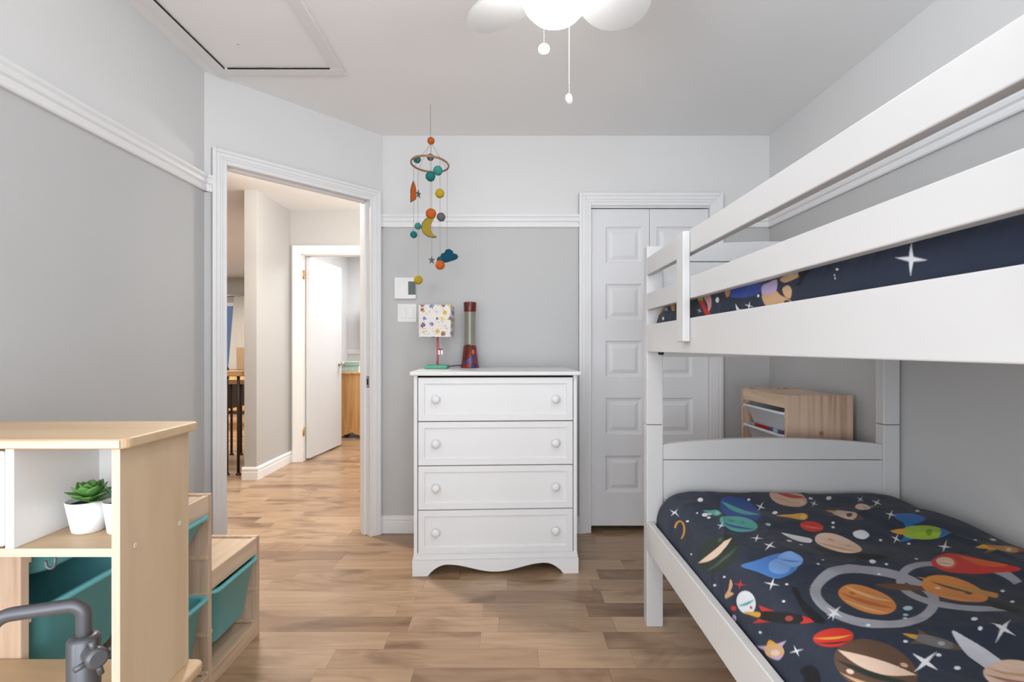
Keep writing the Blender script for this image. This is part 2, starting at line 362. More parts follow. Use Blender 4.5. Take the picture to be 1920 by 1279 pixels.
# doorway in the slanted wall
m = M(DM); casing(m, DS0 + .018, DS1 - .014, DZ - .018, .062)
m.box(DS0, DS0 + .014, -.002, .115, 0, DZ, .001); m.box(DS1 - .014, DS1, -.002, .115, 0, DZ, .001); m.box(DS0, DS1, -.002, .115, DZ - .014, DZ, .001)
m.box(DS1 - .026, DS1 - .014, .045, .08, 0, DZ - .014, .001); m.box(DS0 + .014, DS0 + .026, .045, .08, 0, DZ - .014, .001); m.box(DS0 + .014, DS1 - .014, .045, .08, DZ - .026, DZ - .014, .001)
d1 = st('door_1', m, TR)
m = M(DM); m.box(DS1 - .0165, DS1 - .0138, .008, .040, .895, .965, .001); m.mi = 1; m.box(DS1 - .0172, DS1 - .0163, .018, .032, .912, .948, .0003)
st('strike_plate', m, [CHROME, BLACK], d1)
# closet bifold door
m = M(); casing(m, CX0, CX1, CZ, .072, YB)
m.box(CX0 - .002, CX0 + .004, YB, YB + .11, 0, CZ); m.box(CX1 - .004, CX1 + .002, YB, YB + .11, 0, CZ); m.box(CX0, CX1, YB, YB + .11, CZ - .006, CZ + .002)
m.box(CX0 + .004, CX1 - .004, YB + .004, YB + .012, CZ - .014, CZ - .006)
d2 = st('door_2', m, TR)
def leaf(x0, x1, px0, px1, y, z0, z1, panels):
    m = M(); t = .032
    m.box(x0, px0, y, y + t, z0, z1); m.box(px1, x1, y, y + t, z0, z1)
    zs = [z0] + [v for p in panels for v in p] + [z1]
    for i in range(0, len(zs), 2): m.box(px0, px1, y, y + t, zs[i], zs[i + 1])
    for a, b in panels:
        m.nested(px0, px1, a, b, y, [(.008, .007), (.020, .010), (.024, .010), (.044, .003), (.046, .002)])
        m.box(px0, px1, y + .014, y + t, a, b)
    return m
PN = [(.242, .468), (.600, .826), (.954, 1.180), (1.308, 1.532), (1.660, 1.886)]
mid = (CX0 + CX1) / 2
st('door_leaf', leaf(CX0 + .005, mid - .0015, CX0 + .098, mid - .045, YB + .02, .035, CZ - .017, PN), DW, d2)
st('door_leaf', leaf(mid + .0015, CX1 - .006, mid + .045, CX1 - .10, YB + .02, .035, CZ - .017, PN), DW, d2)
m = M(); m.cyl((CX1 - .05, YB + .036, CZ - .016), (CX1 - .05, YB + .036, CZ - .007), .006); m.box(CX1 - .10, CX1 - .02, YB + .028, YB + .05, CZ - .016, CZ - .008)
st('pivot_bracket', m, BLK, d2)

# attic hatch
hx0, hx1, hy0, hy1 = -1.375, -0.772, 1.70, 2.352
t = thing('attic_hatch', 'white framed attic access hatch in the ceiling above the door corner', 'hatch', ((hx0 + hx1) / 2, (hy0 + hy1) / 2, H - .02))
m = M()
for a in ((hx0, hx1, hy1 - .055, hy1), (hx0, hx1, hy0, hy0 + .055), (hx0, hx0 + .055, hy0 + .055, hy1 - .055), (hx1 - .055, hx1, hy0 + .055, hy1 - .055)):
    m.box(*a, H - .014, H, .004)
mk('hatch_frame', m, TR, t)
mk('hatch_panel', M().box(hx0 + .056, hx1 - .056, hy0 + .056, hy1 - .058, H - .006, H, .002), WC, t)
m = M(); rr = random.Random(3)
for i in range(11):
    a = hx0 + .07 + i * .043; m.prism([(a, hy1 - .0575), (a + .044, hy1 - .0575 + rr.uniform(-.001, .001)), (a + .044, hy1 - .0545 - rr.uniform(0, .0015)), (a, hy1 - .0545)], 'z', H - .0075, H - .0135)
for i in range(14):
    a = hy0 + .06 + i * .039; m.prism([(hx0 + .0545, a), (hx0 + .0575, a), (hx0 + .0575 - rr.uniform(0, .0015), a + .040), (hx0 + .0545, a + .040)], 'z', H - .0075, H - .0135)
mk('crack_shade', m, BLACK, t)  # dark strips painted in for the shade inside the crack
mk('screw', M().lathe([(.004, -.0015), (.004, 0)], (-1.16, 2.12, H - .006), 10), CHROME, t)

# ------------------------------------------------------------------ hall, far room, living room
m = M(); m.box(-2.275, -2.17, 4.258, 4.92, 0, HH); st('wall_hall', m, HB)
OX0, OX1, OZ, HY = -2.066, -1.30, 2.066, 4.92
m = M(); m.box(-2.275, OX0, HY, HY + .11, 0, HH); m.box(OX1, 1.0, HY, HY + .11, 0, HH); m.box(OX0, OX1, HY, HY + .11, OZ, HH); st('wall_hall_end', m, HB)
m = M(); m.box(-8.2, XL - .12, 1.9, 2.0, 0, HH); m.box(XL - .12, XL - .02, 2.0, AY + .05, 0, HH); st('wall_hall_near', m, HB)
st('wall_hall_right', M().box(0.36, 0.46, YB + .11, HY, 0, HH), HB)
m = M(); m.box(-2.375, -2.275, HY + .0, 7.1, 0, HH); m.box(0.9, 1.0, HY + .11, 7.1, 0, HH); m.box(-2.275, 0.9, 7.0, 7.1, 0, HH); st('wall_far_room', m, FG)
WLX0, WLX1, WLZ0, WLZ1 = -6.6, -5.15, 0.70, 2.0
m = M(); m.box(-8.2, WLX0, 9.6, 9.7, 0, HH); m.box(WLX1, -2.275, 9.6, 9.7, 0, HH); m.box(WLX0, WLX1, 9.6, 9.7, 0, WLZ0); m.box(WLX0, WLX1, 9.6, 9.7, WLZ1, HH)
m.box(-8.2, -8.1, 2.0, 9.6, 0, HH); m.box(-2.375, -2.275, 7.1, 9.6, 0, HH); st('wall_living', m, HB)
m = M()
for a in ((WLX0, WLX0 + .06, WLZ0, WLZ1), (WLX1 - .06, WLX1, WLZ0, WLZ1), (-5.92, -5.87, WLZ0, WLZ1), (WLX0, WLX1, WLZ0, WLZ0 + .06), (WLX0, WLX1, WLZ1 - .06, WLZ1)): m.box(a[0], a[1], 9.58, 9.66, a[2], a[3], .005)
w2 = st('window_2', m, HW)
glass = mat('window_glass', (1, 1, 1), 0.0, spec=0.5); glass.node_tree.nodes['Principled BSDF'].inputs['Transmission Weight'].default_value = 1.0
glass.node_tree.nodes['Principled BSDF'].inputs['IOR'].default_value = 1.05
st('pane', M().box(WLX0 + .06, WLX1 - .06, 9.62, 9.625, WLZ0 + .06, WLZ1 - .06), glass, w2)
HBASE = [(u, z * 1.05) for u, z in BASE]
trim('baseboard_hall', [((-2.17, 4.258, 0), (-2.17, HY, 0), (1, 0, 0)), ((-2.275 - .016, 4.258, 0), (-2.17 + .016, 4.258, 0), (0, -1, 0)), ((-2.17, HY, 0), (-2.13, HY, 0), (0, -1, 0))], HBASE, HW)
CHR = [(0, 1.04), (.014, 1.045), (.018, 1.07), (.024, 1.09), (0, 1.10)]
trim('trim_5', [((-2.275, 7.0, 0), (0.9, 7.0, 0), (0, -1, 0))], CHR, HW)
m = M(); casing(m, OX0, OX1, OZ, .078, HY); m.box(OX0 - .002, OX0 + .012, HY, HY + .11, 0, OZ); m.box(OX1 - .012, OX1 + .002, HY, HY + .11, 0, OZ); m.box(OX0, OX1, HY, HY + .11, OZ - .012, OZ)
d3 = st('door_3', m, HW)
# its open door leaf, swung away into the far room
ang = math.radians(84.0); lm = Matrix.Translation((OX0 + .02, HY + .07, 0)) @ Matrix.Rotation(ang, 4, 'Z')
m = M(lm); m.box(0, .735, -.035, 0, .02, OZ - .016, .002); st('door_leaf', m, HD, d3)
m = M(lm)
for sy in (-1, 1):
    y0 = -.035 if sy < 0 else 0
    m.lathe([(.030, 0), (.030, .006), (.012, .010), (.012, .030), (.024, .040), (.028, .052), (.022, .064), (.004, .068)], (.675, y0, .95), 20, (0, sy, 0))
st('door_knob', m, CHROME, d3)
for z in (.30, 1.86):
    m = M(); m.cyl((OX0 + .014, HY + .012, z - .045), (OX0 + .014, HY + .012, z + .045), .006); m.box(OX0 + .010, OX0 + .012 + .02, HY + .014, HY + .018, z - .045, z + .045, .001)
    st('hinge', m, BRASS, d3)

# oak dresser, boxes and wall TV in the far room
t = thing('oak_dresser', 'honey oak dresser with curved bracket feet in the far room', 'dresser', (-1.78, 6.40, 0))
x0, x1, y0, y1 = -2.18, -1.38, 6.22, 6.62
mk('body', M().box(x0, x1, y0, y1, .12, .80, .004), OAK, t)
mk('top', M().box(x0 - .02, x1 + .02, y0 - .02, y1 + .02, .80, .825, .006), OAK, t)
pts = [(x0 - .012, 0), (x0 + .07, 0), (x0 + .085, .02), (x0 + .12, .045), (x0 + .15, .045), (x0 + .19, .07), (x0 + .22, .07), (x0 + .26, .045), (x0 + .29, .045), (x0 + .32, .02), (x0 + .335, 0), (x0 + .42, 0), (x1 + .012, 0), (x1 + .012, .12), (x0 - .012, .12)]
mk('plinth', M().prism(pts, 'y', y0 - .012, y0 + .012), OAK, t)
mk('plinth', M().box(x0 - .012, x1 + .012, y0 + .012, y1, .07, .12), OAK, t)
for x in (x0, x1 - .05): mk('foot', M().box(x, x + .05, y1 - .06, y1, 0, .08), OAK, t)
MINT = mat('mint_card', (0.42, 0.60, 0.54), 0.6); MINT2 = mat('pale_card', (0.72, 0.80, 0.80), 0.6)
t = thing('keepsake_box', 'mint green lidded keepsake box with pale end on the oak dresser', 'box', (-2.02, 6.38, .825))
m = M(); m.box(-2.17, -1.90, 6.25, 6.50, .825, .905, .002); m.mi = 1; m.box(-1.90, -1.895, 6.25, 6.50, .825, .905)
for i in range(8): m.box(-2.12 + i * .02, -2.112 + i * .02, 6.247, 6.25, .845, .880)
mk('box_body', m, [MINT, MINT2], t)
m = M(); m.box(-2.175, -1.89, 6.245, 6.505, .907, .955, .003); mk('lid', m, MINT, t)
t = thing('wall_television', 'thin black television on a wall bracket above the oak dresser', 'television', (-1.60, 6.88, 1.33))
mk('screen', M().box(-2.02, -1.05, 6.80, 6.835, 1.26, 1.76, .006), BLK, t)
mk('wall_bracket', M().box(-1.98, -1.90, 6.835, 7.0, 1.42, 1.62, .004), BLK, t)
mk('wall_bracket', M().box(-1.30, -1.22, 6.835, 7.0, 1.42, 1.62, .004), BLK, t)

# stair railing
HRW = wood('handrail_oak', [(0.2, (0.50, 0.28, 0.12)), (0.6, (0.68, 0.43, 0.22))], (3, 30, 30))
def railing(x0, x1, y, zt, xs, label, zb=0.0):
    t = thing('stair_railing', label, 'railing', ((x0 + x1) / 2, y, 0), group=None)
    mk('handrail', M().box(x0, x1, y - .03, y + .03, zt - .05, zt, .008), HRW, t)
    for x in xs:
        m = M(); m.cyl((x, y, zb), (x, y, zt - .045), .012, n=12); m.lathe([(.022, 0), (.022, .008), (.012, .022)], (x, y, zb), 14); m.lathe([(.012, -.02), (.020, 0)], (x, y, zt - .04), 14)
        mk('baluster', m, IRON, t)
railing(-3.4, -2.285, 4.43, .93, [-3.24, -3.10, -2.96, -2.81, -2.67, -2.522, -2.42], 'oak topped railing with dark iron balusters nearest the doorway')
railing(-3.8, -2.40, 5.25, .80, [-3.34, -3.24, -3.14, -3.04, -2.94, -2.84, -2.74], 'second, lower oak and iron railing across the stairwell')

# living room: curtain, rod, chair, cabinet
CUR = mat('curtain_cloth', (0.82, 0.79, 0.74), 0.9)
m = M(); n = 60; loops = []
for z, xa in ((.06, -5.47), (.9, -5.37), (1.4, -5.33), (2.12, -5.27)):
    lp = [(xa + (-4.95 - xa) * i / n, 9.50 + .022 * math.sin(i * 1.3), z) for i in range(n + 1)]
    lp += [(p[0], p[1] + .006, p[2]) for p in lp[::-1]]
    loops.append(lp)
m.rings(loops, smooth=True)
mk('curtain', m, CUR, label='long cream curtain beside the living room window', cat='curtain')
t = thing('curtain_rod', 'thin metal curtain rod above the cream curtain', 'curtain rod', (-5.7, 9.50, 2.06))
mk('rod', M().cyl((-6.9, 9.50, 2.135), (-4.85, 9.50, 2.135), .012), CHROME, t)
mk('finial', M().ball((-4.84, 9.50, 2.135), .03), CHROME, t)
mk('rod_bracket', M().box(-4.93, -4.91, 9.50, 9.6, 2.125, 2.145, .002), CHROME, t)
LEA = mat('dark_leather', (0.035, 0.018, 0.013), 0.4)
t = thing('leather_armchair', 'dark brown leather armchair seen through the stair railing', 'armchair', (-4.05, 6.9, 0))
m = M(); m.box(-4.5, -3.84, 6.65, 6.85, .32, .90, .07, 4); mk('backrest', m, LEA, t)
m = M(); m.box(-4.5, -3.90, 6.85, 7.4, .30, .50, .05, 4); mk('seat', m, LEA, t)
for x in (-4.62, -3.90): mk('armrest', M().box(x, x + .12, 6.75, 7.4, .30, .66, .04, 4), LEA, t)
for x in (-4.45, -3.97):
    for y in (6.75, 7.3): mk('leg', M().cyl((x, y, 0), (x, y, .31), .02), IRON, t)
BRN = wood('walnut', [(0.2, (0.22, 0.12, 0.06)), (0.7, (0.36, 0.22, 0.12))], (20, 20, 3))
t = thing('wooden_cabinet', 'brown wooden cabinet beyond the stair railing beside the curtain', 'cabinet', (-4.55, 8.6, 0))
mk('body', M().box(-4.95, -4.2, 8.4, 8.8, .06, .72, .01), OAK, t)
mk('top', M().box(-4.98, -4.17, 8.38, 8.82, .72, .75, .006), BRN, t)
for x in (-4.94, -4.27):
    for y in (8.41, 8.73): mk('foot', M().box(x, x + .06, y, y + .06, 0, .06), BRN, t)
m = M(); m.box(-4.68, -4.3, 8.5, 8.56, .751, 1.14, .01); mk('framed_picture', m, mat('bronze_panel', (0.33, 0.22, 0.13), 0.5), label='brown bronze panel standing on the far cabinet', cat='picture')
# neighbour's house outside
SID = mat('blue_siding', (0.10, 0.13, 0.20), 0.7)
tcn = N(SID, 'ShaderNodeTexCoord'); sx_ = N(SID, 'ShaderNodeSeparateXYZ'); L(SID, tcn.outputs['Object'], sx_.inputs[0])
mm_ = N(SID, 'ShaderNodeMath', operation='MULTIPLY'); mm_.inputs[1].default_value = 9; L(SID, sx_.outputs[2], mm_.inputs[0]); fr_ = N(SID, 'ShaderNodeMath', operation='FRACT'); L(SID, mm_.outputs[0], fr_.inputs[0])
bump(SID, fr_.outputs[0], .02, 1.0)
t = thing('neighbour_house', 'blue sided neighbouring house seen through the living room window', 'house', (-9, 17, 0))
mk('house_wall', M().prism([(-14, 0), (-5.5, 0), (-5.5, 1.5), (-9.75, 4.2), (-14, 1.5)], 'y', 15.5, 20), SID, t)
m = M(); m.prism([(-9.75, 4.2), (-5.2, 1.3), (-5.2, 1.45), (-9.75, 4.4), (-14.3, 1.45), (-14.3, 1.3)], 'y', 15.2, 20.2); mk('roof', m, mat('roof_edge', (0.3, 0.32, 0.36), 0.7), t)

# ------------------------------------------------------------------ white chest of drawers
ra = math.radians(2.6)
t = thing('chest_of_drawers', 'white four drawer chest with round knobs and scalloped base against the back wall', 'dresser', (-.067, 2.489, 0), ra, local=True)
W2 = .416; DD = .50
m = M(); zb, zt = .105, .998
m.box(-W2 + .006, -W2 + .024, .004, DD, zb, zt, .001); m.box(W2 - .024, W2 - .006, .004, DD, zb, zt, .001)
m.box(-W2 + .024, W2 - .024, DD - .012, DD, zb, zt); m.box(-W2 + .024, W2 - .024, .004, DD - .012, zb, zb + .003); mk('carcass', m, DR, t)
m = M(); m.box(-W2 - .012, W2 + .012, -.022, DD + .01, .998, 1.018, .006, 3); mk('top', m, DR, t)
pts = []
def arc(f, n=14): return [f(i / n) for i in range(n + 1)]
pts = [(-W2, 0), (-W2 + .076, 0)]
for i in range(1, 40):
    u = i / 40; x = -W2 + .076 + u * (2 * W2 - .152); au = abs(u - .5) * 2
    if au > .72: z = .056 * math.sin(min(1, (1 - au) / .28) * PI / 2) ** .8
    else: z = .016 + .040 * (0.5 - 0.5 * math.cos(au / .72 * PI)) ** 1.0
    pts.append((x, z))
pts += [(W2 - .076, 0), (W2, 0), (W2, .078), (-W2, .078)]
m = M(); m.prism(pts, 'y', -.006, .012, .0)
m.box(-W2 + .002, W2 - .002, -.003, .012, .078, .092, .003); m.box(-W2 + .005, W2 - .005, 0, .012, .092, .1055, .001)
m.box(-W2, -W2 + .018, .012, DD, 0, .085); m.box(W2 - .018, W2, .012, DD, 0, .085); mk('scalloped_base', m, DR, t)
dh = (zt - .108 - .006) / 4
for k in range(4):
    z0 = .108 + k * dh; x0, x1 = -W2 + .0285, W2 - .0285
    m = M(); z1 = z0 + dh - .005; y = .0
    m.nested(x0, x1, z0, z1, y, [(.030, 0), (.0335, .006), (.037, .006), (.038, .0075)])
    m.box(x0, x1, y + .010, y + .022, z0, z1)
    for a, b, c, d in ((x0, x1, z0, z0), (x0, x1, z1, z1)): m.quad((a, y, c), (b, y, c), (b, y + .01, c), (a, y + .01, c))
    for a in (x0, x1): m.quad((a, y, z0), (a, y, z1), (a, y + .01, z1), (a, y + .01, z0))
    if True:
        px0 = x0 + .038
        for i in range(1, 9):
            gx = px0 + i * (x1 - x0 - .076) / 9
            for dx in (-.0035, .0035): m.box(gx + dx - .0012, gx + dx + .0012, y + .0062, y + .0080, z0 + .039, z1 - .039)
    m.box(x0 + .01, x1 - .01, y + .022, DD - .03, z0 + .01, z1 - .03)
    dr = mk('drawer', m, DR, t)
    for sx in (-1, 1):
        mk('knob', M().lathe([(.010, 0), (.008, .006), (.009, .010), (.019, .016), (.0215, .022), (.019, .028), (.010, .032), (.001, .033)], (sx * .300, y + .0075, (z0 + z1) / 2), 24, (0, -1, 0)), DR, dr)
mk('gap_shade_sheet', M().box(-W2 + .024, W2 - .024, .03, .04, zb + .003, zt), BLACK, t)  # black sheet inside the chest, painted shade behind the drawer gaps

# ------------------------------------------------------------------ table lamp and lava lamp on the chest
TOP = 1.018
SHADE = mat('shade_print', (0.8, 0.76, 0.7), 0.8)
bs = SHADE.node_tree.nodes['Principled BSDF']; tc = N(SHADE, 'ShaderNodeTexCoord')
prev = None
for sc_, thr, pal, rnd_ in ((26, .56, [(.10, .13, .34), (.75, .55, .08), (.30, .14, .09), (.14, .10, .20), (.65, .42, .07), (.20, .22, .45)], .55), (75, .42, [(.65, .2, .22), (.25, .5, .5), (.7, .45, .35), (.2, .22, .4), (.8, .78, .7), (.75, .5, .5)], 1.0)):
    v = N(SHADE, 'ShaderNodeTexVoronoi'); v.inputs['Scale'].default_value = sc_; v.inputs['Randomness'].default_value = rnd_; L(SHADE, tc.outputs['Object'], v.inputs['Vector'])
    nz = N(SHADE, 'ShaderNodeTexNoise'); nz.inputs['Scale'].default_value = sc_ * 5; L(SHADE, tc.outputs['Object'], nz.inputs['Vector'])
    r = N(SHADE, 'ShaderNodeValToRGB'); r.color_ramp.interpolation = 'CONSTANT'
    while len(r.color_ramp.elements) < len(pal): r.color_ramp.elements.new(.5)
    for i, (e, c) in enumerate(zip(r.color_ramp.elements, pal)): e.position = i / len(pal); e.color = (*c, 1)
    s_ = N(SHADE, 'ShaderNodeSeparateColor'); L(SHADE, v.outputs['Color'], s_.inputs[0]); L(SHADE, s_.outputs[0], r.inputs[0])
    ad = N(SHADE, 'ShaderNodeMath', operation='MULTIPLY_ADD'); ad.inputs[1].default_value = .35; L(SHADE, nz.outputs[0], ad.inputs[0]); L(SHADE, v.outputs['Distance'], ad.inputs[2])
    lt = N(SHADE, 'ShaderNodeMath', operation='LESS_THAN'); lt.inputs[1].default_value = thr; L(SHADE, ad.outputs[0], lt.inputs[0])
    mx = N(SHADE, 'ShaderNodeMix', data_type='RGBA'); L(SHADE, lt.outputs[0], mx.inputs[0]); L(SHADE, r.outputs[0], mx.inputs[7])
    if prev is None: mx.inputs[6].default_value = (.74, .71, .66, 1)
    else: L(SHADE, prev, mx.inputs[6])
    prev = mx.outputs[2]
L(SHADE, prev, bs.inputs['Base Color'])
lx, ly = -.408, 2.80
t = thing('table_lamp', 'small lamp with square printed shade, pink stem and green base on the white chest', 'lamp', (lx, ly, TOP))
mk('base', M().box(lx - .063, lx + .063, ly - .05, ly + .05, TOP, TOP + .022, .006, 3), mat('mint_base', (0.08, 0.40, 0.26), 0.4), t)
mk('stem', M().cyl((lx + .003, ly, TOP + .022), (lx + .003, ly, 1.24), .006), mat('pink_stem', (0.62, 0.13, 0.16), 0.45), t)
m = M(); s2 = .087; z0, z1 = 1.196, 1.372; q = .004
for a in ((-s2, s2, -s2, -s2 + q), (-s2, s2, s2 - q, s2), (-s2, -s2 + q, -s2 + q, s2 - q), (s2 - q, s2, -s2 + q, s2 - q)): m.box(lx + a[0], lx + a[1], ly + a[2], ly + a[3], z0, z1, .001)
mk('lamp_shade', m, SHADE, t)
mk('shade_ring', M().tube([(lx + .03 * math.cos(i * PI / 8), ly + .03 * math.sin(i * PI / 8), 1.24) for i in range(17)], .002).box(lx - s2, lx + s2, ly - .002, ly + .002, 1.238, 1.242), WP, t)
RED = mat('red_ribbon', (0.42, 0.02, 0.02), 0.5)
pc = mk('pull_cord', M().cyl((lx + .024, ly - .02, 1.128), (lx + .024, ly - .02, 1.24), .0007, n=6), WP, t)
m = M(); m.box(lx + .010, lx + .036, ly - .028, ly - .012, 1.098, 1.124, .002); g = mk('gift_charm', m, WP, t)
m = M(); m.box(lx + .0205, lx + .0255, ly - .0285, ly - .0115, 1.0975, 1.1245); m.ball((lx + .017, ly - .02, 1.128), .006, sz=.6); m.ball((lx + .029, ly - .02, 1.128), .006, sz=.6); mk('ribbon', m, RED, g)
pts = [(lx + .05, ly + .052, TOP + .004), (lx + .07, ly + .08, TOP + .012), (lx + .11, ly + .10, TOP + .016), (lx + .16, ly + .12, TOP + .012), (lx + .20, ly + .16, TOP + .006), (lx + .2, ly + .19, TOP + .003)]
mk('power_cord', M().tube(pts, .003, 8), BLK, t)

vx, vy = -.232, 2.925
LAVA = mat('lava_base_print', (0.16, 0.03, 0.018), 0.25); bs = LAVA.node_tree.nodes['Principled BSDF']
tc = N(LAVA, 'ShaderNodeTexCoord'); wv = N(LAVA, 'ShaderNodeTexNoise'); wv.inputs['Scale'].default_value = 13; wv.inputs['Detail'].default_value = 1; L(LAVA, tc.outputs['Object'], wv.inputs['Vector'])
r = N(LAVA, 'ShaderNodeValToRGB'); cr = r.color_ramp; cs = [(0, (.10, .018, .012)), (.45, (.17, .03, .02)), (.56, (.30, .035, .025)), (.62, (.05, .06, .16)), (.72, (.12, .02, .015))]
while len(cr.elements) < len(cs): cr.elements.new(.5)
for e, (p, c) in zip(cr.elements, cs): e.position = p; e.color = (*c, 1)
L(LAVA, wv.outputs[0], r.inputs[0]); L(LAVA, r.outputs[0], bs.inputs['Base Color']); bs.inputs['Metallic'].default_value = .25
t = thing('lava_lamp', 'tall lava lamp with dark red metal base and cap and cloudy glass', 'lamp', (vx, vy, TOP))
b_ = mk('base', M().lathe([(.050, 0), (.0545, 0), (.0545, .006), (.052, .012), (.038, .128), (.036, .130)], (vx, vy, TOP), 36), LAVA, t)
LG = mat('cloudy_glass', (0.36, 0.34, 0.27), 0.08, spec=.6); LG.node_tree.nodes['Principled BSDF'].inputs['Transmission Weight'].default_value = .45
mk('glass_bottle', M().lathe([(.034, .128), (.034, .140), (.0318, .22), (.0318, .26), (.0335, .33), (.034, .34)], (vx, vy, TOP), 36), LG, t)
mk('cap', M().lathe([(.0345, .330), (.0355, .334), (.038, .382), (.036, .386), (.001, .386)], (vx, vy, TOP), 36), mat('dark_red_cap', (.13, .022, .014), .25, .2), t)
mk('wax', M().lathe([(.001, .1285), (.016, .1285), (.016, .134), (.006, .139), (.001, .14)], (vx - .008, vy - .022, TOP), 20), BLK, t)
# blue curved band on the lava lamp base (plain stand-in for its print)
m = M(); loops = []
for k in range(15):
    a = -PI / 2 - .9 + k * .14; zc = .030 + .045 * (k / 14) ** 1.3
    lp = []
    for dz in (-.010, .010):
        z = zc + dz * (.4 + .6 * math.sin(k / 14 * PI)); rr_ = .0522 - (z - .012) * .1207 + .0006
        lp.append((vx + rr_ * math.cos(a), vy + rr_ * math.sin(a), TOP + z))
    loops.append(lp)
m.rings(loops, closed=False, cap0=False, cap1=False); mk('blue_band', m, mat('blue_print', (0.03, 0.045, 0.22), 0.3), b_)
m = M(); m.ball((vx + .020, vy - .038, TOP + .093), .011, sx=1, sy=.35, sz=1.5); mk('red_oval', m, mat('red_print', (0.42, 0.04, 0.02), 0.3), b_)

# thermostat and switches
t = thing('thermostat', 'square white thermostat with dark display above the light switches', 'thermostat', (-.635, YB - .012, 1.435))
mk('housing', M().box(-.702, -.571, YB - .024, YB, 1.435, 1.566, .003), WP, t)
mk('display', M().box(-.617, -.572, YB - .0255, YB - .022, 1.460, 1.541, .001), mat('lcd', (0.075, 0.11, 0.11), 0.2), t)
t = thing('light_switch', 'double white rocker light switch plate beside the doorway', 'light switch', (-.628, YB - .004, 1.294))
mk('switch_plate', M().box(-.686, -.571, YB - .006, YB, 1.294, 1.406, .002), WP, t)
for x in (-.667, -.622): mk('rocker', M().box(x, x + .034, YB - .010, YB - .005, 1.318, 1.383, .0015), WP, t)

# ------------------------------------------------------------------ ceiling fan
fx, fy = .13, 1.39
FANW = paint('fan_white', (0.62, 0.62, 0.62), 0.4)
GL = bpy.data.materials.new('globe_glow'); GL.use_nodes = True; nt = GL.node_tree; nt.nodes.clear()
em = nt.nodes.new('ShaderNodeEmission'); em.inputs[0].default_value = (1, .995, .985, 1); em.inputs[1].default_value = 22
ou = nt.nodes.new('ShaderNodeOutputMaterial'); nt.links.new(em.outputs[0], ou.inputs[0])
t = thing('ceiling_fan', 'white ceiling fan with rounded blades and lit round globe', 'ceiling fan', (fx, fy, H))
mk('motor_housing', M().lathe([(.07, 2.44), (.085, 2.43), (.09, 2.40), (.125, 2.37), (.13, 2.30), (.11, 2.265), (.075, 2.25), (.075, 2.225)], (fx, fy, 0), 36), FANW, t)
mk('light_globe', M().lathe([(.072, 2.235), (.085, 2.215), (.097, 2.185), (.1005, 2.152), (.097, 2.12), (.085, 2.092), (.066, 2.071), (.040, 2.057), (.015, 2.0515), (.001, 2.051)], (fx, fy, 0), 40), GL, t)
def petal(az, pitch=math.radians(-13)):
    m = M(Matrix.Translation((fx, fy, 2.238)) @ Matrix.Rotation(az, 4, 'Z') @ Matrix.Rotation(pitch, 4, 'X'))
    pts = []
    for i in range(40):
        a = 2 * PI * i / 40; r_ = .148 * math.cos(a); wv_ = (.100 + .012 * math.cos(a)) * math.sin(a)
        pts.append((.262 + r_, wv_))
    m.prism(pts, 'z', -.003, .003); return m
for az in (125, 42, -50, -140):
    a = math.radians(az); bl = mk('fan_blade', petal(a), FANW, t)
    m = M(Matrix.Translation((fx, fy, 2.238)) @ Matrix.Rotation(a, 4, 'Z') @ Matrix.Rotation(math.radians(-13), 4, 'X'))
    m.box(.08, .20, -.018, .018, -.008, -.003, .002)
    for px_, py_ in ((.185, 0), (.165, .010), (.165, -.010)): m.lathe([(.004, -.0105), (.004, -.008)], (px_, py_, 0), 10)
    mk('blade_iron', m, FANW, bl)
CH = mat('bead_chain', (0.75, 0.75, 0.74), 0.35, 0.3)
def chain(x, y, z0, z1, nrm):
    m = M(); m.cyl((x, y, z0), (x, y, z1), .0007, n=6); z = z0 + .002
    while z < z1: m.ball((x, y, z), .0015, n=8); z += .0055
    c = mk('pull_chain', m, CH, t)
    mk('chain_knob', M().lathe([(.003, -.006), (.014, -.005), (.0155, -.001), (.0155, .003), (.012, .005), (.004, .0055)], (x, y, z0 - .010), 24, nrm), WP, c)
chain(.0895, 1.28, 1.918, 2.24, (0.0, -1, .10)); chain(.181, 1.50, 1.900, 2.24, (.75, -.65, -.05))

# ------------------------------------------------------------------ felt ball mobile
SY = 2.657; KS = F / SY
def mp_(px, py, dy=0.0): y = SY + dy; return Vector(((px - CX) / F * y, y, EYE - (py - CY) / F * y))
def felt(name, c):
    m_ = mat(name, c, 0.95, spec=.1); tc = N(m_, 'ShaderNodeTexCoord'); n = N(m_, 'ShaderNodeTexNoise'); n.inputs['Scale'].default_value = 260; n.inputs['Detail'].default_value = 4
    L(m_, tc.outputs['Object'], n.inputs[0]); bump(m_, n.outputs[0], .003, .8)
    r = N(m_, 'ShaderNodeValToRGB'); r.color_ramp.elements[0].color = (*[v * .7 for v in c], 1); r.color_ramp.elements[1].color = (*[min(1, v * 1.3) for v in c], 1); L(m_, n.outputs[0], r.inputs[0]); L(m_, r.outputs[0], m_.node_tree.nodes['Principled BSDF'].inputs['Base Color'])
    return m_
OR = felt('felt_orange', (.52, .12, .025)); TD = felt('felt_teal', (.02, .17, .17)); TL = felt('felt_light_teal', (.06, .28, .26)); YE = felt('felt_yellow', (.48, .33, .03)); GY = felt('felt_grey', (.13, .13, .135)); NV = felt('felt_petrol', (.01, .075, .12)); MO = felt('felt_mustard', (.33, .24, .035)); EDG = mat('stitch_edge', (.05, .04, .035), .9)
THR = mat('grey_thread', (.30, .29, .28), .9); RNG = wood('rattan', [(0.2, (.25, .12, .05)), (0.7, (.40, .21, .10))], (40, 40, 40))
rc = mp_(806, 308)
t = thing('felt_ball_mobile', 'hanging nursery mobile of felt balls, moon, rocket, stars and cloud on a ring', 'mobile', (mp_(807, 196).x, SY, H))
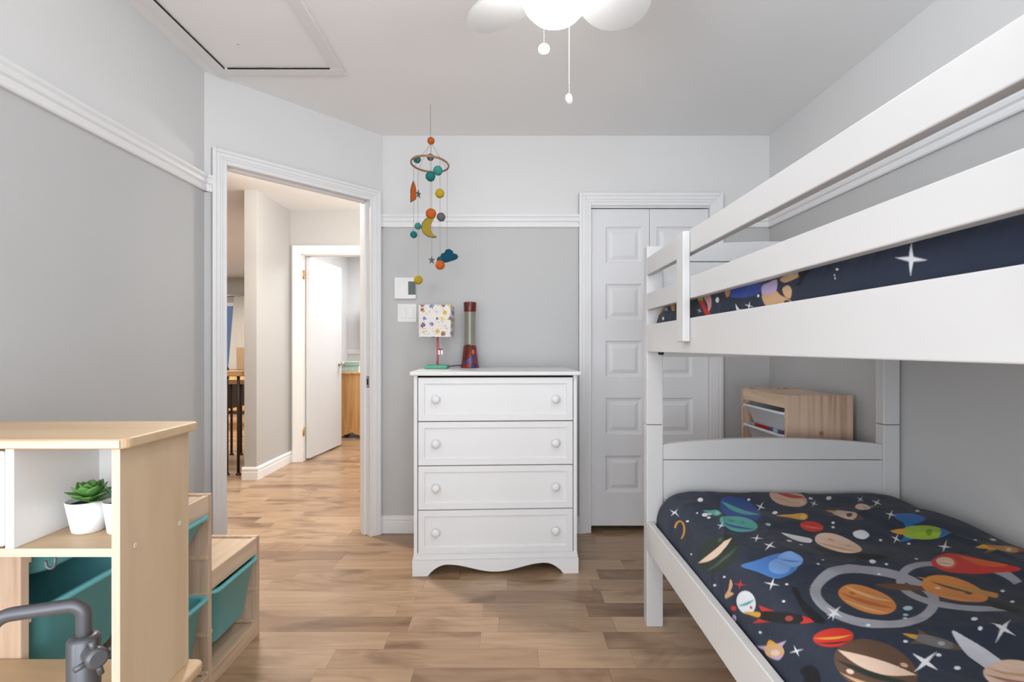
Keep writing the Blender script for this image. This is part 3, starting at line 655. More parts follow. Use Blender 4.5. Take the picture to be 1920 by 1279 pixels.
tilt = Matrix.Translation(rc) @ Matrix.Rotation(math.radians(3), 4, 'Y') @ Matrix.Rotation(math.radians(-4), 4, 'X')
ringp = lambda a, r=.1: tilt @ Vector((r * math.cos(a), r * math.sin(a), 0))
m = M(); R = .100
loops = []
for i in range(49):
    a = 2 * PI * i / 48
    loops.append([tilt @ Vector(((R + .0045 * math.cos(b)) * math.cos(a), (R + .0045 * math.cos(b)) * math.sin(a), .0060 * math.sin(b))) for b in [2 * PI * k / 8 for k in range(8)]])
m.rings(loops, cap0=False, cap1=False); mk('ring', m, RNG, t)
topb = mp_(808, 264)
m = M(); m.tube([(mp_(807, 196).x + .0012 * math.sin(z * 900), SY + .0012 * math.cos(z * 900), z) for z in np.linspace(topb.z + .015, H, 60)], .0014, 6); mk('hanging_cord', m, THR, t)
mk('felt_ball', M().ball(topb, .0195, fuzz=.06), OR, t)
def cutout(pts, c, th, mt, name, yaw=0.0):
    m = M(Matrix.Translation(c) @ Matrix.Rotation(yaw, 4, 'Z')); m.prism(pts, 'y', -th / 2, th / 2, .0015); m.mi = 1
    n = len(pts); cx_ = sum(p[0] for p in pts) / n; cy_ = sum(p[1] for p in pts) / n
    m.prism([(cx_ + (p[0] - cx_) * 1.07, cy_ + (p[1] - cy_) * 1.07) for p in pts], 'y', -th / 4, th / 4)
    return mk(name, m, [mt, EDG], t)
starp = [((.019 if i % 2 == 0 else .008) * math.sin(i * PI / 5), (.024 if i % 2 == 0 else .009) * math.cos(i * PI / 5)) for i in range(10)]
rocket = [(0, .060), (.014, .035), (.019, .01), (.018, -.030), (.004, -.040), (-.018, -.055), (-.018, .01), (-.010, .038)]
moon = []
for i in range(17): a = math.radians(60 + i * 240 / 16); moon.append((.047 * math.cos(a), .047 * math.sin(a)))
moon = [(.028, .048), (.006, .050), (-.018, .040), (-.034, .018), (-.037, -.006), (-.028, -.030), (-.008, -.046), (.018, -.052), (.037, -.050), (.036, -.046), (.018, -.034), (.008, -.012), (.009, .014), (.019, .034)]
cloud = [(-.052, -.030), (-.055, -.018), (-.048, -.006), (-.036, -.002), (-.030, .012), (-.016, .016), (-.008, .032), (.010, .036), (.026, .026), (.031, .012), (.046, .010), (.055, -.002), (.050, -.014), (.034, -.022), (.0, -.032), (-.03, -.037)]
def strand(px, a, items, zend):
    p = ringp(a); x = (px - CX) / F * p.y; p = Vector((x, p.y, p.z)); dy = p.y - SY
    bot = mp_(px, zend, dy)
    m = M(); m.cyl((topb.x, topb.y, topb.z - .01), p, .0009, n=6); m.cyl(bot, p, .0009, n=6); mk('thread', m, THR, t)
    for kind, ix, iy, arg, mt in items:
        c = mp_(ix, iy, dy); c.x = x + (ix - px) / F * p.y
        if kind == 'b': mk('felt_ball', M().ball(c, arg * p.y / F, fuzz=.09, seed=ix), mt, t)
        elif kind == 's': cutout(starp, c, .006, GY, 'felt_star', arg)
        elif kind == 'r': cutout(rocket, c, .008, OR, 'felt_rocket', arg)
        elif kind == 'm': cutout(moon, c, .008, MO, 'felt_moon', arg)
        elif kind == 'c': cutout(cloud, c, .008, NV, 'felt_cloud', arg)
strand(775.5, math.radians(152), [('r', 775, 361, .9, None), ('b', 775.5, 440, 6.6, TD)], 440)
strand(784, math.radians(128), [('b', 782, 299, 7, TD), ('s', 784.5, 364, .9, None), ('b', 783.5, 424, 6.4, TL), ('b', 784, 525, 8.2, YE)], 525)
strand(809.5, math.radians(88), [('b', 807, 295, 6.6, GY), ('s', 809.5, 488, .35, None)], 480)
strand(807, math.radians(-90), [('b', 807, 331, 9.2, TD), ('b', 808, 401, 9.8, OR), ('m', 804.5, 426, 0, None)], 410)
strand(825, math.radians(-58), [('b', 821, 320, 8.8, TL), ('b', 824.5, 363, 8.6, YE), ('b', 827, 407, 8.2, GY), ('b', 825, 497, 8.8, OR)], 497)
strand(838.5, math.radians(28), [('c', 839, 480, 0, None)], 472)

# ------------------------------------------------------------------ storage bins and frames
def bin_mesh(w, d, h, taper=.03, corner=.035, t_=.003, lip=.012):
    """open tapered plastic tub; origin at centre of the rim plane, opening up"""
    m = M()
    def lp(w_, d_, r, z): return [(x, y, z) for x, y in rrect(w_, d_, r)]
    w1, d1_ = w - 2 * lip, d - 2 * lip
    L_ = [lp(w1 - 2 * taper, d1_ - 2 * taper, corner, -h), lp(w1 - 2 * taper + .012, d1_ - 2 * taper + .012, corner, -h + .008), lp(w1, d1_, corner, -.012), lp(w - .004, d - .004, corner * .8, -.012), lp(w, d, corner * .8, -.008), lp(w, d, corner * .8, -.002), lp(w - .004, d - .004, corner * .8, 0),
          lp(w1 - .004, d1_ - .004, corner, 0), lp(w1 - 2 * t_, d1_ - 2 * t_, corner, -.006), lp(w1 - 2 * taper, d1_ - 2 * taper, corner, -h + .006)]
    m.rings(L_); return m
def frame(M_, pts): pass
# staircase frame along the left wall; bins face the room
fx0, fx1 = XL + .018, -.9975; Y0, P = 1.012, .3165; T = .019
HT = [.910, .651, .391]
t = thing('stepped_toy_storage', 'stair shaped pine storage frame with teal tubs along the grey wall', 'storage', ((fx0 + fx1) / 2, Y0 + 1.5 * P, 0))
ph = [.910, .910, .651, .391]
for i in range(4):
    y = Y0 + i * P; m = M()
    m.box(fx0, fx1, y, y + T, 0, ph[i], .002)
    mk('side_panel', m, PINE, t)
for i in range(3):
    y0, y1 = Y0 + i * P + T, Y0 + (i + 1) * P; h = HT[i]
    mk('top_board', M().box(fx0 + .02, fx1 - .018, y0, y1, h - .022, h - .006, .001), PINEH, t)
    mk('front_rail', M().box(fx1 - .018, fx1 - .0005, y0, y1, h - .066, h - .002, .002), PINEH, t)
    mk('front_rail', M().box(fx1 - .018, fx1 - .0005, y0, y1, .0, .055, .002), PINEH, t)
    mk('bottom_board', M().box(fx0 + .02, fx1 - .018, y0, y1, .035, .05, .001), PINEH, t)
    mk('back_rail', M().box(fx0, fx0 + .018, y0, y1, h - .066, h - .002, .002), PINEH, t)
    for z in (.078, .205, .335, .460, .590, .715, .845):
        if z < h - .05:
            mk('runner', M().box(fx0 + .01, fx1 - .001, y0 - .0005, y0 + .006, z - .024, z - .013, .001), PINEH, t); mk('runner', M().box(fx0 + .01, fx1 - .001, y1 - .006, y1 + .0005, z - .024, z - .013, .001), PINEH, t)
mk('screw', M().lathe([(.005, 0), (.006, .0015)], (fx1 - .03, Y0 + 2 * P + T, .43), 12, (0, 1, 0)), CHROME, t)
bproto = {}
def tub(name, cxy, z, w, d, h, mt, label, cat, group, rot=0.0):
    key = (name, w, d, h)
    if key not in bproto:
        m = bin_mesh(w, d, h); me = bpy.data.meshes.new(name); m.b.to_mesh(me); m.b.free(); me.materials.append(mt); bproto[key] = me
    o = bpy.data.objects.new(name, bproto[key]); C.objects.link(o); o.location = (cxy[0], cxy[1], z); o.rotation_euler = (0, rot, 0)
    return setp(o, label, cat, group)
bw = P - T - .006; bd = .432; bx = fx1 - bd / 2 + .014
yc = lambda i: Y0 + i * P + T + (P - T) / 2
for i, z, h, lb in ((0, .845, .20, 'deep teal tub at the top of the tallest column of the stair frame'), (0, .588, .20, 'deep teal tub with dark open mouth behind the toy tap'), (0, .320, .20, 'deep teal tub lowest in the tallest column of the stair frame'),
                    (1, .588, .085, 'shallow teal tub just below the middle step'), (1, .320, .20, 'deep teal tub lower in the middle column of the stair frame'), (2, .318, .205, 'deep teal tub under the lowest step next to the floor')):
    tub('teal_tub', (bx, yc(i)), z, bd, bw, h, TEAL, lb, 'storage tub', 'teal tubs in the stair frame')

# corner frame behind the bed
gx0, gx1, gy0, gy1 = 1.25, 1.55, 2.236, 2.672
t = thing('knotty_pine_storage', 'knotty pine storage frame in the corner behind the bunk bed', 'storage', ((gx0 + gx1) / 2, (gy0 + gy1) / 2, 0))
for y in (gy0, gy1 - .018): mk('side_panel', M().box(gx0, gx1, y, y + .018, 0, .922, .0015), PINEK, t)
mk('top_board', M().box(gx0 + .016, gx1 - .005, gy0 + .018, gy1 - .018, .900, .916, .001), PINEH, t)
mk('front_rail', M().box(gx0 + .0005, gx0 + .017, gy0 + .018, gy1 - .018, .862, .920, .002), PINEH, t)
mk('front_rail', M().box(gx0 + .0005, gx0 + .017, gy0 + .018, gy1 - .018, 0, .05, .002), PINEH, t)
mk('back_board', M().box(gx1 - .008, gx1 - .002, gy0 + .018, gy1 - .018, .05, .900), PINEH, t)
for z in (.845, .740, .60, .47, .35, .2):
    mk('runner', M().box(gx0 + .001, gx1 - .02, gy1 - .026, gy1 - .0175, z - .026, z - .0135, .001), PINEH, t); mk('runner', M().box(gx0 + .001, gx1 - .02, gy0 + .0175, gy0 + .026, z - .026, z - .0135, .001), PINEH, t)
for z, h, lb in ((.842, .098, 'shallow white tub uppermost in the knotty pine frame'), (.738, .098, 'white tub holding a red box in the knotty pine frame'), (.47, .23, 'deep white tub low in the knotty pine frame')):
    tub('white_tub', ((gx0 + gx1) / 2 - .012, (gy0 + gy1) / 2), z, .295, gy1 - gy0 - .040, h, BINW, lb, 'storage tub', 'white tubs in the knotty pine frame')
RB = mat('red_card', (0.50, 0.015, 0.02), 0.4)
m = M(); m.box(gx0 + .03, gx0 + .20, gy0 + .06, gy1 - .085, .722, .757, .002); m.mi = 1; m.box(gx0 + .028, gx0 + .0305, gy0 + .09, gy0 + .20, .727, .752); m.mi = 2; m.box(gx0 + .0265, gx0 + .0285, gy0 + .125, gy0 + .165, .731, .748)
mk('board_game_box', m, [RB, mat('blue_card', (.05, .12, .4), .5), mat('cream_card', (.7, .6, .4), .5)], label='flat red box with a blue and cream end label in the white tub', cat='box')

# ------------------------------------------------------------------ toy kitchen
KR, KL, KF, KB = -.645, -1.365, .822, .998                # right/left, front/back of the upper shelf unit
KT, KSZ, KC = .990, .806, .506
t = thing('toy_kitchen', 'birch plywood toy kitchen with grey tap and plants on its shelf, nearest the camera', 'toy kitchen', ((KR + KL) / 2, .80, 0))
def sidem(x0, x1, z0, z1):
    m = M(); m.box(x0, x1, KF, KB, z0, z1, .001); return m
s_ = mk('side_panel', sidem(KR - .0135, KR, KC, KT - .017), BIRCH, t)
m = M(); m.box(KR - .0137, KR + .0003, KF - .0006, KF + .0006, KC, KT - .017); mk('ply_edge', m, BEDGE, s_)
for yy, zz in ((KB - .028, .795), (KF + .034, .798)): mk('screw_cap', M().lathe([(.0005, .0004), (.0045, .0008), (.0055, .0003)], (KR, yy, zz), 16, (1, 0, 0)), BEDGE, s_)
mk('side_panel', sidem(KL, KL + .0135, KC, KT - .017), BIRCH, t)
pts = rrect(KR - KL + .038, KB - KF + .022, .016); cxk, cyk = (KR + KL) / 2, (KF + KB) / 2
tp = mk('top_board', M().prism([(cxk + x, cyk - .003 + y) for x, y in pts], 'z', KT - .017, KT, .003), [BIRCHH], t)
mk('shelf', M().box(KL + .0135, KR - .0135, KF + .001, KB - .001, KSZ - .014, KSZ, .001), BIRCHH, t)
m = M(); m.box(KL + .0135, KR - .0135, KF, KF + .0012, KSZ - .0138, KSZ - .0002); mk('ply_edge', m, BEDGEH, t)
mk('ply_edge', M().box(KL - .01, KR + .010, KF - .0148, KF - .0142, KT - .0145, KT - .0025), BEDGEH, t)
mk('back_panel', M().box(KL + .0135, KR - .0135, KB - .006, KB - .001, KSZ, KT - .017), WP, t)
mk('divider', M().box(-.835, -.8205, KF - .001, KB - .006, KSZ, KT - .0175, .001), WP, t)
mk('oven_door', M().box(KL + .016, -.8375, KF - .002, KF + .012, KSZ + .003, KT - .022, .003), WP, t)
mk('hook', M().tube([(-.7600, .83, KSZ - .013), (-.7600, .83, KSZ - .028), (-.7613, .83, KSZ - .033), (-.7655, .83, KSZ - .0365), (-.7705, .83, KSZ - .0365), (-.7745, .83, KSZ - .033), (-.7755, .83, KSZ - .028), (-.7758, .83, KSZ - .024)], .0022, 10), STEEL, t)
pts = rrect(KR - KL + .056, .41, .02)
mk('worktop', M().prism([(cxk + x, KB - .192 + y) for x, y in pts], 'z', KC - .018, KC, .004), [BIRCHH], t)
for x in (KL + .01, KR - .0235): mk('cabinet_side', M().box(x, x + .0135, .62, .98, 0, KC - .018, .001), BIRCH, t)
mk('cabinet_back', M().box(KL + .0235, KR - .0235, .965, .975, .04, KC - .018), WP, t)
mk('cabinet_floor', M().box(KL + .0235, KR - .0235, .63, .965, .04, .054), BIRCHH, t)
for a, b in ((KL + .026, cxk - .002), (cxk + .002, KR - .026)): mk('cabinet_door', M().box(a, b, .618, .630, .05, KC - .024, .003), WP, t)
# tap
qx, qy = -.729, .85
tf = mk('tap', M().lathe([(.025, KC), (.0235, KC + .006), (.0235, .640), (.0200, .646), (.0125, .647)], (qx, qy, 0), 32), STEEL, t)
pp = []; dxy = Vector((-.94, -.34, 0)).normalized(); zt_ = .700; rb = .020
pp += [Vector((qx, qy, z)) for z in (.640, .655, .670, zt_ - rb)]
for i in range(1, 9): a = i * PI / 16; pp.append(Vector((qx, qy, zt_ - rb)) + dxy * (rb * (1 - math.cos(a))) + Vector((0, 0, rb * math.sin(a))))
for d in (.04, .06, .08, .095): pp.append(Vector((qx, qy, zt_)) + dxy * d)
for i in range(1, 9): a = i * PI / 16; pp.append(Vector((qx, qy, zt_ - .032)) + dxy * (.095 + .032 * math.sin(a)) + Vector((0, 0, .032 * math.cos(a))))
pp.append(pp[-1] + Vector((0, 0, -.02)))
mk('spout', M().tube(pp, .0112, 20), STEEL, tf)
hd = Vector((.80, -.50, .06)).normalized(); hc = Vector((qx, qy, .622)) + hd * .018
m = M(); m.lathe([(.010, 0), (.0125, .006), (.0165, .030), (.0165, .040), (.012, .044)], hc, 24, hd)
e1 = Vector((0, 0, 1)); e1 = (e1 - hd * e1.dot(hd)).normalized(); e2 = hd.cross(e1); kc = hc + hd * .034
e1, e2 = (e1 * math.cos(.2) + e2 * math.sin(.2)), (e2 * math.cos(.2) - e1 * math.sin(.2))
for d in (e1, -e1, e2, -e2): m.cyl(kc + d * .012, kc + d * .030, .0048, n=14)
mk('tap_handle', m, STEEL, tf)

# plants on its shelf
POT = mat('white_pot', (0.84, 0.84, 0.85), 0.5)
def pot(c, r0, r1, h, name, label):
    t = thing(name, label, 'potted plant', c)
    c = Vector(c)
    mk('pot', M().lathe([(r0 * .9, 0), (r0, .002), (r1, h), (r1 * .95, h), (r1 * .9, h - .008)], c, 36), POT, t)
    mk('soil', M().lathe([(.001, h - .0085), (r1 * .91, h - .008), (.001, h - .0055)], c, 24), SOIL, t)
    return t, c
def blade(m, base, az, el, ln, wd, th, curl=0.0):
    """fleshy pointed leaf"""
    loops = []; n = 8; p = Vector(base); e = el
    hd_ = Vector((math.cos(az), math.sin(az), 0)); sd = Vector((-math.sin(az), math.cos(az), 0))
    for i in range(9):
        u = i / 8; wv_ = wd * (math.sin(min(1, u * 1.25 + .12) * PI * .62) if u < .72 else max(.02, math.sin(1.0 * PI * .62) * 1.05 * (1 - (u - .72) / .28) ** .8)) ; tt = th * (1 - .75 * u)
        d = hd_ * math.cos(e) + Vector((0, 0, 1)) * math.sin(e); nn = -hd_ * math.sin(e) + Vector((0, 0, 1)) * math.cos(e)
        loops.append([p + sd * (wv_ / 2 * math.cos(2 * PI * k / n)) + nn * (tt / 2 * math.sin(2 * PI * k / n) + .12 * wv_ * abs(math.cos(2 * PI * k / n))) for k in range(n)])
        p = p + d * (ln / 8); e += curl / 8
    m.rings(loops)
t, c = pot((-.767, .905, KSZ), .025, .0345, .057, 'potted_succulent', 'green rosette succulent in a white pot on the toy kitchen shelf')
m = M(); c2 = c + Vector((.002, 0, .054)); rr = random.Random(5)
for ring, (n_, el, ln, wd) in enumerate(((7, .12, .040, .024), (7, .55, .037, .025), (6, .85, .031, .022), (5, 1.12, .024, .017), (3, 1.35, .017, .012))):
    for k in range(n_): blade(m, c2 + Vector((0, 0, .004 + .002 * ring)), 2 * PI * k / n_ + ring * .45, el + rr.uniform(-.08, .08), ln, wd, .006, .55)
for az in (2.9, .25, -.6): blade(m, c2 + Vector((0, 0, -.001)), az, .02, .047, .017, .004, .35)
mk('leaves', m, LEAF, t)
t, c = pot((-.7035, .900, KSZ), .021, .028, .058, 'potted_aloe', 'dark spiky aloe in a slim white pot against the plywood side')
m = M()
for k in range(12): blade(m, c + Vector((0, 0, .054)), 2 * PI * k / 12 + .2, .55 + .6 * (k % 3) / 2, .036 + .012 * (k % 2), .009, .004, .3)
mk('leaves', m, LEAF2, t)

# ------------------------------------------------------------------ bunk bed
bx0, bx1 = .560, 1.592; PYN, PYF = 2.020, 2.068; NY0, NY1 = -.06, -.012
t = thing('bunk_bed', 'white painted wooden bunk bed with two guard rails along the wall', 'bunk bed', ((bx0 + bx1) / 2, 1.0, 0))
PW = .067; JZ = .823
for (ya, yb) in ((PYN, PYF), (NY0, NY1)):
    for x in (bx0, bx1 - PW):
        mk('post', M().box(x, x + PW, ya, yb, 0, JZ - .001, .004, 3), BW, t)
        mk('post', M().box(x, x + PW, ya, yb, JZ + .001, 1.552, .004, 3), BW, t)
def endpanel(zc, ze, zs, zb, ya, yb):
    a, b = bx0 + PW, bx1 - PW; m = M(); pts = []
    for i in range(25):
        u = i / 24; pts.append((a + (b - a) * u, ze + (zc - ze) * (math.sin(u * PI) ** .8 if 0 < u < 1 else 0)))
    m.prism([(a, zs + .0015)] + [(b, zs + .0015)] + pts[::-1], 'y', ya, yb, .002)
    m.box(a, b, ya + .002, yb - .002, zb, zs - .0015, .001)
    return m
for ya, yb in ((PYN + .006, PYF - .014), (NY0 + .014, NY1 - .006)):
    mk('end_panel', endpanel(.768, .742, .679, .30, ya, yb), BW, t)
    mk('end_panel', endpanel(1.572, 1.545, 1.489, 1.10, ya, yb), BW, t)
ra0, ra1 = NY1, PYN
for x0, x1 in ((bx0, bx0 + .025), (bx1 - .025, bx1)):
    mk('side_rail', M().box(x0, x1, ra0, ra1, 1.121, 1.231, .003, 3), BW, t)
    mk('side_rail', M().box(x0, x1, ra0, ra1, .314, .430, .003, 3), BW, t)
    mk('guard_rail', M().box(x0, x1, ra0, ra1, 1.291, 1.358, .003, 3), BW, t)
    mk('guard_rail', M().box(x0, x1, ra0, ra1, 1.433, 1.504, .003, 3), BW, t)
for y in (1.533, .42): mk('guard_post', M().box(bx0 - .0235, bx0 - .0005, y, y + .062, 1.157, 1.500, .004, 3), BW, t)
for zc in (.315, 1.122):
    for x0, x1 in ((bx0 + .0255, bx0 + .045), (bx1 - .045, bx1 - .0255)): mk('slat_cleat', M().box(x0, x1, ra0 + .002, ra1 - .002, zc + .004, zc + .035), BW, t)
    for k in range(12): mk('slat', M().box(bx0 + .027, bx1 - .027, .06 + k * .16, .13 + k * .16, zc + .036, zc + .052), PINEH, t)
mk('bolt_cap', M().lathe([(.001, -.012), (.010, -.010), (.012, 0)], (bx0 + .03, 1.93, 1.121), 14), BLK, t)

MAT = mat('mattress_cloth', (0.75, 0.75, 0.76), 0.9)
mk('mattress', M().box(.64, 1.535, .03, 1.94, .370, .515, .03, 4), MAT, label='white mattress under the quilt of the lower bunk', cat='mattress')
mk('mattress', M().box(.64, 1.535, .03, 1.94, 1.176, 1.285, .03, 4), MAT, label='white mattress under the quilt of the upper bunk', cat='mattress')

# ---- printed quilts: colour of the print is held per vertex on a fine cloth mesh
NAVY = (.019, .027, .049)
def pip(px, py, poly):
    n = len(poly); ins = np.zeros(px.shape, bool); dist = np.full(px.shape, 1e9)
    for i in range(n):
        x0, y0 = poly[i]; x1, y1 = poly[(i + 1) % n]
        c = ((y0 > py) != (y1 > py))
        with np.errstate(divide='ignore', invalid='ignore'):
            xi = (x1 - x0) * (py - y0) / ((y1 - y0) if y1 != y0 else 1e-12) + x0
        ins ^= c & (px < xi)
        dx, dy = x1 - x0, y1 - y0; l2 = dx * dx + dy * dy + 1e-18
        tt = np.clip(((px - x0) * dx + (py - y0) * dy) / l2, 0, 1)
        dist = np.minimum(dist, np.hypot(px - x0 - tt * dx, py - y0 - tt * dy))
    return np.where(ins, dist, -dist)
def printing(u, v, shapes, soft=.0010):
    col = np.empty(u.shape + (3,)); col[...] = NAVY
    for poly, c in shapes:
        P_ = np.array(poly); a0, b0 = P_.min(0) - .004; a1, b1 = P_.max(0) + .004
        k = (u > a0) & (u < a1) & (v > b0) & (v < b1)
        if not k.any(): continue
        sd = pip(u[k], v[k], [tuple(p) for p in P_]); al = np.clip(sd / (2 * soft) + .5, 0, 1)[:, None]
        col[k] = col[k] * (1 - al) + np.array(c) * al
    return col
def smooth_poly(pts, n=5):
    """closed Catmull-Rom through the points"""
    P_ = [np.array(p, float) for p in pts]; out = []; N_ = len(P_)
    for i in range(N_):
        a, b, c, d = P_[i - 1], P_[i], P_[(i + 1) % N_], P_[(i + 2) % N_]
        for k in range(n):
            s = k / n; out.append(tuple(.5 * ((2 * b) + (-a + c) * s + (2 * a - 5 * b + 4 * c - d) * s * s + (-a + 3 * b - 3 * c + d) * s ** 3)))
    return out
def el(x, y, rx, ry, rot=0, n=26):
    r_ = math.radians(rot); return [(x + rx * math.cos(a) * math.cos(r_) - ry * math.sin(a) * math.sin(r_), y + rx * math.cos(a) * math.sin(r_) + ry * math.sin(a) * math.cos(r_)) for a in [2 * PI * i / n for i in range(n)]]
def star4(x, y, r, rot=20, sy=.75):
    out = []
    for i in range(8):
        rr_ = r if i % 2 == 0 else r * .20
        a = math.radians(rot) + i * PI / 4; out.append((x + rr_ * math.cos(a), y + rr_ * math.sin(a) * sy))
    return out
def ringseg(x, y, rx, ry, wd, rot, a0, a1, n=40):
    r_ = math.radians(rot); o = []; 
    def P_(a, k): X, Y = (rx + k) * math.cos(a), (ry + k * .7) * math.sin(a); return (x + X * math.cos(r_) - Y * math.sin(r_), y + X * math.sin(r_) + Y * math.cos(r_))
    A = [math.radians(a0 + (a1 - a0) * i / n) for i in range(n + 1)]
    return [P_(a, wd / 2) for a in A] + [P_(a, -wd / 2) for a in A[::-1]]
W_ = (.70, .72, .78); GRY = (.30, .31, .36); TQ = (.07, .33, .30); BLU = (.02, .06, .25); LB = (.06, .18, .48); PE = (.62, .40, .30); RD = (.50, .03, .02); YL = (.60, .32, .04); GO = (.50, .24, .05); BKK = (.008, .009, .012); DG = (.018, .028, .022); PU = (.30, .17, .36); LG_ = (.30, .46, .04); OG = (.60, .22, .05); BR = (.10, .055, .035); CRM = (.70, .52, .42); LIL = (.45, .36, .55); TAN = (.55, .34, .19)
S = []
def add(c, *polys):
    for p in polys: S.append((p, c))
sm = smooth_poly
# orbits
add(GRY, ringseg(1640, 1122, 112, 52, 20, 5, 0, 360), ringseg(1805, 1100, 118, 44, 16, 8, 20, 330), ringseg(1880, 1085, 150, 60, 12, 10, 180, 320))
# planets, comets and rockets (plain stand-ins of the same size and colour)
def planet(x, y, rx, ry, rot, c, bands=(), craters=()):
    add(c, el(x, y, rx, ry, rot, 36)); r_ = math.radians(rot)
    for k, w2, c2 in bands:                     # curved band across the disc
        P1, P2 = [], []
        for i in range(15):
            u = -1 + 2 * i / 14; h_ = math.sqrt(max(0, 1 - k * k)) * .97
            X = u * h_ * rx
            P1.append((X, (k + w2 * (1 - u * u) + .12 * (1 - u * u)) * ry)); P2.append((X, (k - w2 * (1 - u * u) + .12 * (1 - u * u)) * ry))
        add(c2, [(x + X * math.cos(r_) - Y * math.sin(r_), y + X * math.sin(r_) + Y * math.cos(r_)) for X, Y in P1 + P2[::-1]])
    for u, v, q, c2 in craters:
        X, Y = u * rx, v * ry; add(c2, el(x + X * math.cos(r_) - Y * math.sin(r_), y + X * math.sin(r_) + Y * math.cos(r_), q * rx, q * ry, rot))
def comet(x, y, r, tx, ty, c, c2):
    d = math.hypot(tx - x, ty - y); ux, uy = (tx - x) / d, (ty - y) / d
    add(c, sm([(x - ux * r, y - uy * r * .6), (x - uy * r, y + ux * r * .6), (x + ux * d * .5 - uy * r * .8, y + uy * d * .5 + ux * r * .35), (tx, ty), (x + ux * d * .55 + uy * r * .5, y + uy * d * .55 - ux * r * .3), (x + uy * r, y - ux * r * .6)]))
    add(c2, el(x, y, r * .62, r * .38, math.degrees(math.atan2(uy, ux))))
def rocket_(x, y, ln, wd, rot, c, c2, c3):
    r_ = math.radians(rot); T = lambda pts: [(x + X * math.cos(r_) - Y * math.sin(r_), y + (X * math.sin(r_) + Y * math.cos(r_)) * .62) for X, Y in pts]
    add(c2, T([(-ln * .5, -wd * .9), (-ln * .1, -wd * .4), (-ln * .1, wd * .4), (-ln * .5, wd * .9), (-ln * .36, 0)]))
    add(c, T(sm([(-ln * .42, -wd * .38), (0, -wd * .55), (ln * .3, -wd * .38), (ln * .52, 0), (ln * .3, wd * .38), (0, wd * .55), (-ln * .42, wd * .38)])))
    add(c2, T(sm([(ln * .30, -wd * .36), (ln * .52, 0), (ln * .30, wd * .36), (ln * .33, 0)]))); add(c3, T(el(ln * .08, 0, wd * .26, wd * .26)))
    add(YL, T(sm([(-ln * .45, -wd * .25), (-ln * .72, 0), (-ln * .45, wd * .25)])))
planet(1388, 955, 40, 20, 18, BLU, [(-.1, .22, TQ)]); planet(1385, 982, 36, 15, 10, TQ, [(.35, .14, BLU)], [(-.4, -.2, .16, (.03, .2, .2)), (.2, -.3, .11, (.03, .2, .2))]); comet(1345, 962, 9, 1318, 956, TQ, (.2, .5, .42))
planet(1478, 936, 36, 15, 12, PE, [(-.45, .28, RD), (.3, .10, TAN)]); comet(1506, 970, 9, 1455, 967, YL, (.7, .45, .1)); planet(1522, 986, 22, 8, 8, RD, [(.1, .15, (.6, .15, .1))])
rocket_(1588, 968, 60, 22, 25, CRM, BR, BR); planet(1618, 955, 15, 7, 15, CRM, (), [(.2, 0, .3, TAN)])
add(GO, sm([(1248, 965), (1252, 980), (1262, 995), (1262, 1025), (1252, 1035), (1246, 1018), (1250, 995), (1245, 985)]), ringseg(1272, 992, 9, 18, 4, 8, 190, 420))
planet(1345, 1040, 42, 33, -35, DG, [(-.25, .20, CRM), (.35, .09, (.05, .08, .06))], [(.45, -.55, .12, (.05, .08, .06))])
comet(1462, 1070, 34, 1388, 1066, LB, (.15, .30, .62)); planet(1482, 1060, 24, 11, 10, (.16, .30, .62), [(.1, .12, LB)])
planet(1572, 1018, 46, 17, 18, CRM, [(.35, .16, TAN)], [(-.35, -.3, .13, TAN), (.4, -.2, .10, TAN)]); add(BKK, sm([(1528, 1020), (1548, 1032), (1580, 1040), (1625, 1040), (1660, 1034), (1680, 1038), (1650, 1050), (1600, 1052), (1555, 1046), (1532, 1034)])); add(W_, sm([(1465, 997), (1485, 999), (1520, 1005), (1518, 1014), (1492, 1010)]), sm([(1600, 996), (1618, 993), (1630, 1000), (1620, 1006), (1604, 1003)]))
rocket_(1735, 1000, 92, 24, 8, LG_, (.02, .14, .42), (.12, .30, .02)); add((.02, .14, .42), sm([(1675, 972), (1705, 970), (1735, 980), (1722, 988), (1692, 984)]))
add(PU, sm([(1660, 938), (1690, 944), (1730, 945), (1770, 955), (1800, 972), (1850, 985), (1885, 1000), (1880, 1006), (1830, 992), (1780, 982), (1740, 968), (1715, 955), (1675, 950)])); add(LIL, sm([(1720, 950), (1770, 961), (1820, 980), (1872, 1000), (1830, 990), (1770, 974)]), el(1790, 966, 9, 4, 15)); add((.12, .08, .2), el(1755, 962, 8, 3, 15), el(1835, 985, 9, 2.5, 20))
comet(1775, 1052, 30, 1915, 1074, RD, (.62, .12, .03)); planet(1772, 1050, 17, 9, 12, CRM, [(.2, .14, TAN)]); add((.60, .10, .02), sm([(1800, 1042), (1850, 1054), (1890, 1066), (1840, 1062)]))
rocket_(1885, 1030, 78, 20, 5, GO, (.22, .07, .03), CRM)
planet(1626, 1126, 56, 27, 16, OG, [(-.5, .12, (.66, .40, .20)), (.05, .16, (.40, .12, .02)), (.55, .09, (.66, .40, .20))], [(-.55, -.2, .10, (.40, .12, .02))])
add((.12, .05, .02), sm([(1640, 1094), (1680, 1091), (1725, 1095), (1760, 1100), (1740, 1106), (1690, 1104)])); planet(1790, 1105, 64, 23, 14, OG, [(-.35, .14, BR), (.35, .12, GO)], [(.4, -.1, .12, BR), (-.5, .1, .09, CRM)]); comet(1862, 1112, 9, 1720, 1080, GO, OG); add((.015, .018, .02), el(1890, 1135, 44, 12, 6))
